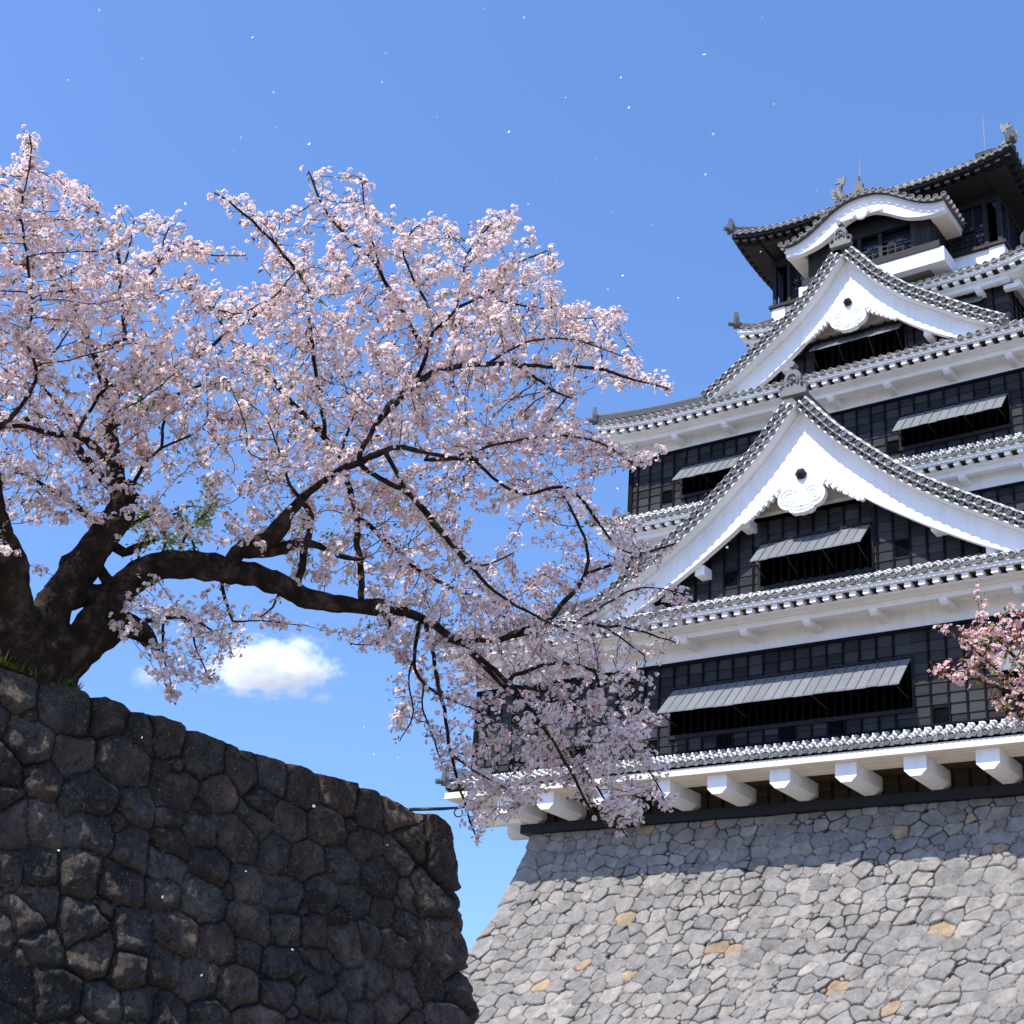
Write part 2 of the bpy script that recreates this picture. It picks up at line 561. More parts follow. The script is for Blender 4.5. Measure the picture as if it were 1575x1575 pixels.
def tile_roof(M, a0, a1, ze, depth, zt, lift, curve=0.35, hip0=True, hip1=True, knob=False, name="roof", parent=None, hipr0=1.0, hipr1=1.0, skip=None):
    """round tile rows running up the slope, pan tiles between, round end discs; a along the eave, s inwards"""
    mb = MB(); me = MB()
    n = max(2, int(round((a1 - a0) / PITCH))); pit = (a1 - a0) / n
    R = 0.088

    def zp(a, s):
        t = s / depth
        return ze + (zt - ze) * ((1 - curve) * t + curve * t * t) + lift(a) * max(0.0, 1 - t) ** 2

    for i in range(n + 1):
        a = a0 + i * pit
        L = depth
        if hip0: L = min(L, (a - a0) * hipr0 + 0.05)
        if hip1: L = min(L, (a1 - a) * hipr1 + 0.05)
        if L < 0.12: continue
        if skip and skip(a): continue
        tint = random.random()
        k = max(1, int(math.ceil(L / 0.30)))
        rings = []; runs = []
        for j in range(k):
            sA = L * j / k; sB = L * (j + 1) / k
            for s_, rr, q in ((sA, R * 1.04, j + 0.0), (sA + 0.06, R * 1.0, j + 0.21), (sB - 0.002, R * 0.93, j + 0.98)):
                z = zp(a, s_) + 0.02
                rings.append([M(a + math.cos(math.pi * m_ / 6) * rr, s_ + (0.02 if j == 0 and s_ == 0 else 0), z + math.sin(math.pi * m_ / 6) * rr) for m_ in range(7)])
                runs.append(q if not (j == 0) else max(q, 0.3))
        mb.loft(rings, False, False, tint, runs)
        # end disc (with raised rim and boss)
        z = zp(a, 0) + 0.02; z += -0.005
        for (rr, s0, s1) in ((0.098, -0.035, 0.03), (0.066, -0.028, -0.01), (0.03, -0.05, -0.02)):
            pass
        N = 12
        prof = [(0.0, -0.022), (0.030, -0.022), (0.034, -0.012), (0.066, -0.012), (0.071, -0.035), (0.092, -0.035), (0.092, 0.05)]
        rr_ = [[M(a + math.cos(2 * math.pi * m_ / N) * max(r_, 0.001), s_, z + math.sin(2 * math.pi * m_ / N) * max(r_, 0.001)) for m_ in range(N)] for r_, s_ in prof]
        me.loft(rr_, True, False, min(1, tint * 0.6 + 0.3))
        if knob:
            s_ = min(L * 0.78, 0.55)
            zq = zp(a, s_) + 0.02 + R + 0.02
            c_ = M(a, s_, zq)
            mb.ball(c_, 0.042, 6, 4, 0.95)
        # pan tile to the next row
        if i < n:
            am = a + pit / 2; L2 = depth
            if hip0: L2 = min(L2, (am - a0) * hipr0 + 0.15)
            if hip1: L2 = min(L2, (a1 - am) * hipr1 + 0.15)
            if L2 > 0.1:
                rings = []; runs = []
                k = max(1, int(math.ceil(L2 / 0.30)))
                for j in range(k):
                    for s_, dz in ((L2 * j / k, 0.022), (L2 * (j + 1) / k - 0.004, 0.0)):
                        rings.append([M(am + dx, s_, zp(am, s_) + dz + sg) for dx, sg in ((-pit / 2, 0.03), (-pit / 4, -0.012), (0, -0.028), (pit / 4, -0.012), (pit / 2, 0.03))])
                        runs.append(0.5)
                mb.loft(rings, False, False, random.random() * 0.6, runs)
                z = zp(am, 0)
                top = [M(am + dx, -0.01, z + sg) for dx, sg in ((-pit / 2, 0.045), (-pit / 4, 0.0), (0, -0.015), (pit / 4, 0.0), (pit / 2, 0.045))]
                bot = [M(am + dx, -0.015, z + sg) for dx, sg in ((-pit / 2, -0.03), (-pit / 4, -0.085), (0, -0.105), (pit / 4, -0.085), (pit / 2, -0.03))]
                me.add(top + bot, [(i_, i_ + 1, i_ + 6, i_ + 5) for i_ in range(4)], random.random() * 0.7 + 0.1)
    o = mb.build(name, TILE, parent, True)
    e = me.build("tile_ends", TILEEND, o)
    return o, zp


def sweep(mb, M, a0, a1, s0, s1, z0, z1, lift, depth, step=0.5, in0=0, in1=0, tint=0.5):
    n = max(2, int((a1 - a0) / step)); rings = []
    for i in range(n + 1):
        a = a0 + (a1 - a0) * i / n
        l0 = lift(a) * max(0, 1 - s0 / depth) ** 2; l1 = lift(a) * max(0, 1 - s1 / depth) ** 2
        rings.append([M(a, s0, z0 + l0), M(a, s0, z1 + l0), M(a, s1, z1 + l1), M(a, s1, z0 + l1)])
    mb.loft(rings, True, True, tint)


def eave_under(M, a0, a1, ze, ov, lift, depth, parent, rsp=0.39, rw=0.18, rh=0.14, keta=0.62, bracket=1.97, boff=0.0, ends=None, zdrop=0.0, wood=PLASTER, seam=True):
    """fascia, rafter ends, long beam and brackets below the tiles"""
    mb = MB()
    sweep(mb, M, a0 + 0.05, a1 - 0.05, 0.05, 0.20, ze - 0.19, ze - 0.055, lift, depth)
    fa = mb.build("fascia", wood, parent)
    mb = MB()
    # plank above rafters
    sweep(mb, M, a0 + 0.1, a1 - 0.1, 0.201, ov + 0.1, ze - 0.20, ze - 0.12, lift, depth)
    mb.build("eave_boards", UNDERWOOD if wood is PLASTER else wood, parent)  # under white eaves, brown puts the shade between rafters into the board colour
    mb = MB()
    n = int((a1 - a0 - 0.4) / rsp)
    st = a0 + ((a1 - a0) - n * rsp) / 2
    for i in range(n + 1):
        a = st + i * rsp; l = lift(a)
        s0 = 0.13; s1 = ov
        lo = max(0.0, 1 - 0.13 / depth) ** 2 * l
        z1 = ze - 0.205 + lo
        mb.add([M(a - rw / 2, s0, z1 - rh), M(a + rw / 2, s0, z1 - rh), M(a + rw / 2, s1, z1 - rh), M(a - rw / 2, s1, z1 - rh),
                M(a - rw / 2, s0, z1), M(a + rw / 2, s0, z1), M(a + rw / 2, s1, z1), M(a - rw / 2, s1, z1)],
               [(0, 3, 2, 1), (4, 5, 6, 7), (0, 1, 5, 4), (1, 2, 6, 5), (2, 3, 7, 6), (3, 0, 4, 7)])
    mb.build("rafters", wood, parent)
    mb = MB()
    sweep(mb, M, a0 + 0.3, a1 - 0.3, 0.36, ov + 0.01, ze - 0.205 - rh - 0.025, ze - 0.205 - rh + 0.03, lift, depth)
    mb.build("soffit", wood, parent)
    if keta:
        mb = MB()
        sk = ov - keta
        zk1 = ze - 0.205 - rh - 0.028 - zdrop
        e0, e1 = ends if ends else (a0 + 0.7, a1 - 0.7)
        sweep(mb, M, e0, e1, sk - 0.10, sk + 0.10, zk1 - 0.17, zk1 - 0.003, lift, depth)
        mb.build("eave_beam", wood, parent)
        zb = zk1 - 0.17
        a = e0 + boff
        proto = None
        while a < e1 - 0.1:
            q = MB(); w = 0.11
            s0 = sk - 0.16; s1 = ov + 0.02
            ring0 = [M(a - w, s0, zb - 0.10), M(a + w, s0, zb - 0.10), M(a + w, s0, zb - 0.004), M(a - w, s0, zb - 0.004)]
            ring1 = [M(a - w, s0 + 0.12, zb - 0.17), M(a + w, s0 + 0.12, zb - 0.17), M(a + w, s0 + 0.12, zb - 0.004), M(a - w, s0 + 0.12, zb - 0.004)]
            ring2 = [M(a - w, s1, zb - 0.17), M(a + w, s1, zb - 0.17), M(a + w, s1, zb - 0.004), M(a - w, s1, zb - 0.004)]
            q.loft([ring0, ring1, ring2]); q.build("bracket", wood, parent)
            a += bracket


def hip_ridge(p0, p1, up, parent, r=0.11):
    """ridge of stacked tiles down a hip with an upright end tile"""
    p0 = Vector(p0); p1 = Vector(p1); mb = MB(); n = 12
    pts = []
    for i in range(n + 1):
        t = i / n
        p = p0.lerp(p1, t); p.z += up * (1 - t) ** 2.6 + 0.10 - 0.25 * t * (1 - t)
        pts.append(p)
    d = (p1 - p0); d.z = 0; d.normalize(); e = Vector((-d.y, d.x, 0))
    rings = []
    for p in pts:
        rings.append([tuple(p + e * (x * r) + Vector((0, 0, z * r))) for x, z in ((-1.3, -1), (-1.3, 0.2), (-0.9, 0.3), (-0.9, 1.1), (-0.5, 1.7), (0, 1.95), (0.5, 1.7), (0.9, 1.1), (0.9, 0.3), (1.3, 0.2), (1.3, -1))])
    mb.loft(rings, True, True, 0.3)
    o = mb.build("hip_ridge", TILEEND, parent)
    k = MB(); q = pts[0]
    k.tube([q - d * 0.28 + Vector((0, 0, -0.02)), q - d * 0.02], [0.085, 0.09], 10, 0.25)
    pr = [(-0.17, -0.16), (-0.2, 0.1), (-0.13, 0.3), (-0.05, 0.36), (0, 0.5), (0.05, 0.36), (0.13, 0.3), (0.2, 0.1), (0.17, -0.16)]
    vs = [tuple(q - d * 0.04 + e * x + Vector((0, 0, z + 0.06))) for x, z in pr] + [tuple(q + d * 0.1 + e * x + Vector((0, 0, z + 0.06))) for x, z in pr]
    N = len(pr); k.add(vs, [tuple(range(N)), tuple(range(2 * N - 1, N - 1, -1))] + [(i, i + N, (i + 1) % N + N, (i + 1) % N) for i in range(N)], 0.2)
    k.build("end_tile", TILEEND, o)
    # corner hook tile underneath
    return o


ROW = 0.305
BAT = 0.4925


def boards(mb, bt, M, a0, a1, z0, z1, top=None, rowbase=0.0, batbase=XC, lo=None):
    """lapped boards with battens on a wall face, s = 0 is the wall plane, boards stand proud towards -s"""
    k0 = int(math.floor((a0 - batbase) / BAT)); a = a0
    cells = []
    k = k0
    while batbase + k * BAT < a1:
        l = max(a0, batbase + k * BAT); r_ = min(a1, batbase + (k + 1) * BAT)
        if r_ - l > 0.01: cells.append((l, r_))
        k += 1
    for l, r_ in cells:
        zt = z1
        if top: zt = min(z1, min(top(l), top(r_)))
        i = int(math.floor((z0 - rowbase) / ROW))
        while rowbase + i * ROW < zt:
            b0 = max(z0, rowbase + i * ROW); b1 = min(zt, rowbase + (i + 1) * ROW)
            if b1 - b0 > 0.02:
                th = 0.045 + random.uniform(-0.008, 0.008)
                mb.add([M(l, -th, b0), M(r_, -th, b0), M(r_, -0.012, b1), M(l, -0.012, b1), M(l, 0, b0), M(r_, 0, b0), M(r_, 0, b1), M(l, 0, b1)],
                       [(0, 1, 2, 3), (0, 4, 5, 1), (1, 5, 6, 2), (3, 2, 6, 7), (0, 3, 7, 4)], random.random())
            i += 1
        if l > a0 + 0.05:
            w = 0.03
            zt2 = min(z1, top(l)) if top else z1
            if zt2 > z0 + 0.05:
                bt.mbox(M, l - w, l + w, -0.075, -0.002, z0, zt2 + 0.004, -0.6)


def recess(mb, M, a0, a1, z0, z1, d=1.1):
    P = [M(a0, 0.0, z0), M(a1, 0.0, z0), M(a1, 0.0, z1), M(a0, 0.0, z1), M(a0, d, z0), M(a1, d, z0), M(a1, d, z1), M(a0, d, z1)]
    mb.add(P, [(4, 5, 6, 7), (0, 1, 5, 4), (1, 2, 6, 5), (2, 3, 7, 6), (3, 0, 4, 7)])


def window(M, a0, a1, z0, z1, parent, awn=None, wave=0.0, bars=0.24, strips=24, slot=None):
    w = MB(); recess(w, M, a0, a1, z0, z1, 1.2)
    wo = w.build("window", VOID, parent)
    f = MB(); t = 0.07
    f.mbox(M, a0 - t, a0, -0.09, 0.12, z0 - t, z1 + t); f.mbox(M, a1, a1 + t, -0.09, 0.12, z0 - t, z1 + t)
    f.mbox(M, a0 - t, a1 + t, -0.12, 0.12, z0 - t - 0.05, z0 - 0.003); f.mbox(M, a0 + 0.003, a1 - 0.003, -0.05, 0.1, z1 + 0.001, z1 + t)
    f.build("frame", BATTEN, wo)
    l = MB(); n = int((a1 - a0) / bars)
    for i in range(1, n):
        a = a0 + (a1 - a0) * i / n
        l.mbox(M, a - 0.035, a + 0.035, 0.30, 0.38, z0 + 0.002, z1 - 0.002, 0.1)
    l.build("lattice", LATT, wo)
    if awn:
        A0, A1, zt, zb, out = awn
        q = MB(); n = strips
        for i in range(n):
            x0 = A0 + (A1 - A0) * i / n + 0.006; x1 = A0 + (A1 - A0) * (i + 1) / n - 0.006
            tn = random.uniform(0.3, 0.7); dz = random.uniform(-0.012, 0.012)
            sA, sB = -0.06, -out
            q.add([M(x0, sA, zt), M(x1, sA, zt), M(x1, sB, zb + dz), M(x0, sB, zb + dz), M(x0, sA, zt - 0.045), M(x1, sA, zt - 0.045), M(x1, sB, zb - 0.04 + dz), M(x0, sB, zb - 0.04 + dz)],
                  [(0, 1, 2, 3), (4, 7, 6, 5), (0, 3, 7, 4), (1, 5, 6, 2), (3, 2, 6, 7), (0, 4, 5, 1)], tn)
            if i:
                xm = A0 + (A1 - A0) * i / n
                q.add([M(xm - 0.018, sA, zt + 0.002), M(xm + 0.018, sA, zt + 0.002), M(xm + 0.018, sB, zb + 0.002), M(xm - 0.018, sB, zb + 0.002),
                       M(xm - 0.012, sA - 0.012, zt + 0.03), M(xm + 0.012, sA - 0.012, zt + 0.03), M(xm + 0.012, sB, zb + 0.028), M(xm - 0.012, sB, zb + 0.028)],
                      [(4, 5, 6, 7), (0, 4, 7, 3), (1, 2, 6, 5), (3, 7, 6, 2)], 0.0)
        q.build("awning", AWN, wo)
        h = MB(); h.mbox(M, A0 - 0.03, A1 + 0.03, -0.10, -0.002, zt - 0.02 + 0.03, zt + 0.07); h.build("hinge_rail", BATTEN, wo)
        for a in (A0 + 0.12, A1 - 0.12, A0 + (A1 - A0) * 0.33, A0 + (A1 - A0) * 0.66):
            s = MB()
            s.tube([M(a, -0.05, z0 + (z1 - z0) * 0.22), M(a, -out + 0.05, zb - 0.045)], 0.022, 6)
            s.build("awning_prop", BATTEN, wo)
    return wo


def box_part(name, mat, *bx):
    mb = MB()
    for q in bx: mb.box(*q)
    return mb.build(name, mat, keep)


# ---- lowest: sill, recessed wall, projecting beams, skirt roof
F1 = 37.0; L1, R1 = -28.38, -4.84
box_part("black_sill", BLACKTIMBER, (-27.12, -5, 38.0, 38.7, 9.78, 10.06))
mb = MB(); bt = MB(); boards(mb, bt, front(38.32), -26.9, -5.2, 10.06, 10.75)
o = mb.join(bt).build("recessed_wall", UNDERWOOD, keep)
mb = MB()
mb.box(L1, R1, 37.28, 59, 10.62, 10.72)
mb.build("overhang_floor", UNDERWOOD, keep)


def beam(cx, axis='y', c=None):
    w = 0.305; ch = 0.16; z0, z1 = 10.06, 10.60
    poly = [(-w, z1), (-w, z0 + ch), (-w + ch, z0), (w - ch, z0), (w, z0 + ch), (w, z1)]
    q = MB()
    if axis == 'y':
        q.loft([[(cx + x, 36.42, z) for x, z in poly], [(cx + x, 38.30, z) for x, z in poly]])
    else:
        q.loft([[(-28.72, cx + x, z) for x, z in poly], [(-26.9, cx + x, z) for x, z in poly]])
    return q.build("support_beam", PLASTER, keep)


for cx in (-26.62, -25.13, -23.13, -21.1, -19.28, -17.34, -15.41, -13.49, -11.58, -9.66, -7.74, -5.8):
    beam(cx)
for cy in (37.9, 39.8, 41.7, 43.6, 45.5):
    beam(cy, 'x')
mb = MB()
XE = -28.93
mb.box(XE + 0.09, R1 + 0.5, 36.16, 36.5, 10.605, 10.80)
mb.box(XE + 0.33, R1 + 0.5, 36.501, 36.84, 10.56, 10.74)
mb.box(XE + 0.5, R1 + 0.5, 36.841, 37.16, 10.52, 10.72)
mb.box(XE + 0.09, XE + 0.33, 36.501, 58, 10.607, 10.80)
mb.box(XE + 0.331, XE + 0.9, 36.845, 58, 10.575, 10.745)
mb.build("overhang_cornice", BEIGE, keep)
lf = lift_fn(XE, R1 + 0.6, 0.10, 2.0)
rf, _ = tile_roof(front(36.12), XE, R1 + 0.6, 10.93, 0.92, 11.46, lf, 0.1, True, True, True, "skirt_roof", keep, 0.92 / 0.55, 0.92 / 0.55)
tile_roof(left(XE), 36.12, 58, 10.93, 0.56, 11.46, lift_fn(36.12, 58, 0.10, 2.0), 0.1, True, False, False, "skirt_roof", keep, 0.55 / 0.92)
hip_ridge((XE + 0.03, 36.15, 10.98), (L1, 37.0, 11.45), 0.08, keep, 0.07)

# ---- floor 1
Z1a, Z1b = 11.47, 14.32
WA0, WA1, WZ0, WZ1 = -21.12, -13.66, 12.05, 13.40
VA0 = -11.25
mb = MB(); bt = MB(); M1 = front(F1)
SAMA = [-24.3, -26.6, -21.55, -19.2, -17.3, -15.9, -12.9]
for r4 in ((L1, WA0, Z1a, Z1b), (WA0, WA1, Z1a, WZ0), (WA0, WA1, WZ1, Z1b), (WA1, VA0, Z1a, Z1b), (VA0, R1, WZ1 - 0.1, Z1b), (VA0, R1, Z1a, WZ0)):
    boards(mb, bt, M1, r4[0], r4[1], r4[2], r4[3], None, Z1a)
for yb in np.arange(37.05, 58, 2.0):
    pass
boards(mb, bt, left(L1), 37.0, 58, Z1a, Z1b, None, Z1a, 37.0)
bt.box(L1 - 0.09, L1 + 0.1, 36.92, 37.08, Z1a, Z1b)
bt.box(L1 - 0.06, R1, 36.9, 36.985, Z1b - 0.09, Z1b + 0.004)
bt.box(L1 - 0.06, R1, 36.88, 36.985, Z1a - 0.01, Z1a + 0.07)
wl = mb.join(bt).build("black_board_wall", BOARD, keep)
def loophole(a, y, z, parent):
    k = round((a - XC) / BAT - 0.5) + 0.5; a = XC + k * BAT
    q = MB(); t = 0.045; w, h = 0.15, 0.35
    q.loft([[(a - w - t, yy, z - t), (a + w + t, yy, z - t), (a + w + t, yy, z + h + t), (a - w - t, yy, z + h + t)] for yy in (y - 0.005, y - 0.09)] +
           [[(a - w, yy, z), (a + w, yy, z), (a + w, yy, z + h), (a - w, yy, z + h)] for yy in (y - 0.09, y - 0.062)], True, True, -0.6)
    q.build("loophole", VOID, parent)


for a in SAMA:
    loophole(a, 37.0, 11.60, wl)
window(M1, WA0, WA1, WZ0, WZ1, keep, (-21.05, -13.66, 13.46, 12.50, 1.0), strips=24)
window(M1, VA0, VA0 + 5.0, WZ0, WZ1, keep, (VA0, VA0 + 5.0, 13.46, 12.50, 1.0), strips=16)
pb = MB(); pb.box(L1 - 0.05, R1 + 0.05, 36.95, 37.4, Z1b + 0.005, 15.12); pb.box(L1 - 0.05, L1 + 0.4, 37.401, 58, Z1b + 0.005, 15.12); pb.build("plaster_band", PLASTER, keep)
box_part("inner_core", VOID, (L1 + 0.3, R1, 38.5, 58, 10.8, 15.0))

# ---- main eave roof 1
E1 = 35.3; XL = -29.05; XR = XC * 2 - XL
lf1 = lift_fn(XL, XR, 0.30)
rz1 = 15.27; rt1 = 18.75
roof1, zp1 = tile_roof(front(E1), XL, XR, rz1, 5.7, rt1, lf1, 0.3, True, True, False, "main_roof", keep, 5.7 / 3.75, 5.7 / 3.75)
eave_under(front(E1), XL, XR, rz1, F1 - E1, lf1, 5.7, roof1, keta=0.8, ends=(L1 - 0.1, R1), boff=0.35)
roof1l, _ = tile_roof(left(XL), E1, 58, rz1, 3.75, rt1, lift_fn(E1, 70, 0.30), 0.3, True, False, False, "main_roof", keep, 3.75 / 5.7)
eave_under(left(XL), E1 + 0.1, 58, rz1, 0.7, lift_fn(E1, 70, 0.3), 3.75, roof1l, keta=0.3)
hip_ridge((XL, E1, rz1), (-25.3, 41.0, rt1), 0.32, keep)

# ---- floors 2 and 3
F3 = 41.0; L3, R3 = -25.3, -7.92
M3 = front(F3)
mb = MB(); bt = MB()
boards(mb, bt, M3, L3, R3, 18.5, 20.03, None, 18.5)
Z3a, Z3b = 21.70, 23.90
A0, A1 = -23.15, -19.6
B0, B1 = -15.12, -11.62
wz0, wz1 = 22.05, 23.12
for r4 in ((L3, A0, Z3a, Z3b), (A0, A1, Z3a, wz0), (A0, A1, wz1, Z3b), (A1, B0, Z3a, Z3b), (B0, B1, Z3a, wz0), (B0, B1, wz1, Z3b), (B1, R3, Z3a, Z3b)):
    boards(mb, bt, M3, *r4, None, Z3a)
bt.box(L3 - 0.08, L3 + 0.1, 40.92, 41.08, 18.5, 20.03); bt.box(L3 - 0.08, L3 + 0.1, 40.92, 41.08, Z3a, Z3b)
bt.box(L3 - 0.06, R3, 40.9, 40.985, Z3b - 0.08, Z3b + 0.004); bt.box(L3 - 0.06, R3, 40.9, 40.985, 19.96, 20.034)
boards(mb, bt, left(L3), 41.0, 56, Z3a, Z3b, None, Z3a, 41.0); boards(mb, bt, left(L3), 41.0, 56, 18.5, 20.03, None, 18.5, 41.0)
wl = mb.join(bt).build("black_board_wall", BOARD, keep)
for a in (-23.8, -15.5, -11.0, -18.2):
    loophole(a, 41.0, 21.98, wl)
window(M3, A0, A1, wz0, wz1, keep, (A0, A1, 23.16, 22.36, 0.8), strips=12)
window(M3, B0, B1, wz0, wz1, keep, (B0, B1, 23.16, 22.36, 0.8), strips=12)
pb = MB(); pb.box(L3 - 0.05, R3 + 0.05, 40.95, 41.3, 20.035, 20.85); pb.box(L3 - 0.05, R3 + 0.05, 40.95, 41.3, Z3b + 0.005, 24.75)
pb.box(L3 - 0.05, L3 + 0.3, 41.301, 56, 20.035, 20.85); pb.box(L3 - 0.05, L3 + 0.3, 41.301, 56, Z3b + 0.005, 24.75); pb.build("plaster_band", PLASTER, keep)
box_part("inner_core", VOID, (L3 + 0.3, R3, 42.4, 56, 18, 24.7))
# mid skirt roof
E2 = 39.95; X2 = -26.25; X2R = 2 * XC - X2
lf2 = lift_fn(X2, X2R, 0.28, 2.6)
roof2, _ = tile_roof(front(E2), X2, X2R, 20.93, 1.05, 21.66, lf2, 0.1, True, True, True, "middle_roof", keep, 1.05 / 0.95, 1.05 / 0.95)
eave_under(front(E2), X2, X2R, 20.93, 1.05, lf2, 1.05, roof2, keta=0.45, rh=0.11, ends=(L3 - 0.1, R3), boff=0.5)
roof2l, _ = tile_roof(left(X2), E2, 56, 20.93, 0.95, 21.66, lift_fn(E2, 70, 0.28, 2.6), 0.1, True, False, False, "middle_roof", keep, 0.95 / 1.05)
eave_under(left(X2), E2 + 0.1, 56, 20.93, 0.95, lift_fn(E2, 70, 0.28, 2.6), 0.95, roof2l, keta=0.4)
hip_ridge((X2, E2, 20.93), (L3, 41.0, 21.66), 0.2, keep, 0.08)
# eave roof 3
E3 = 39.6; X3 = -26.15; X3R = 2 * XC - X3; rz3 = 24.72; rt3 = 27.5
lf3 = lift_fn(X3, X3R, 0.32)
roof3, zp3 = tile_roof(front(E3), X3, X3R, rz3, 4.3, rt3, lf3, 0.3, True, True, False, "upper_roof", keep, 4.3 / 5.1, 4.3 / 5.1)
eave_under(front(E3), X3, X3R, rz3, F3 - E3, lf3, 4.3, roof3, ends=(L3 - 0.1, R3), boff=0.3)
roof3l, _ = tile_roof(left(X3), E3, 56, rz3, 5.1, rt3, lift_fn(E3, 70, 0.32), 0.3, True, False, False, "upper_roof", keep, 5.1 / 4.3)
eave_under(left(X3), E3 + 0.1, 56, rz3, 0.9, lift_fn(E3, 70, 0.32), 5.1, roof3l, keta=0.4)
hip_ridge((X3, E3, rz3), (-21.0, 43.9, rt3), 0.34, keep)


# ---- gables
def interp(pts):
    xs = [p[0] for p in pts]; zs = [p[1] for p in pts]
    return lambda d: float(np.interp(abs(d), xs, zs))


def smooth_profile(pts):
    """Catmull-Rom-ish smoothing through points"""
    xs = np.array([p[0] for p in pts]); zs = np.array([p[1] for p in pts])
    m_ = np.gradient(zs, xs)

    def f(d):
        d = abs(d)
        if d >= xs[-1]: return float(zs[-1] + m_[-1] * (d - xs[-1]))
        i = int(np.searchsorted(xs, d, side='right') - 1); i = max(0, min(i, len(xs) - 2))
        h = xs[i + 1] - xs[i]; t = (d - xs[i]) / h
        return float((2 * t ** 3 - 3 * t * t + 1) * zs[i] + (t ** 3 - 2 * t * t + t) * h * m_[i] + (-2 * t ** 3 + 3 * t * t) * zs[i + 1] + (t ** 3 - t * t) * h * m_[i + 1])
    return f


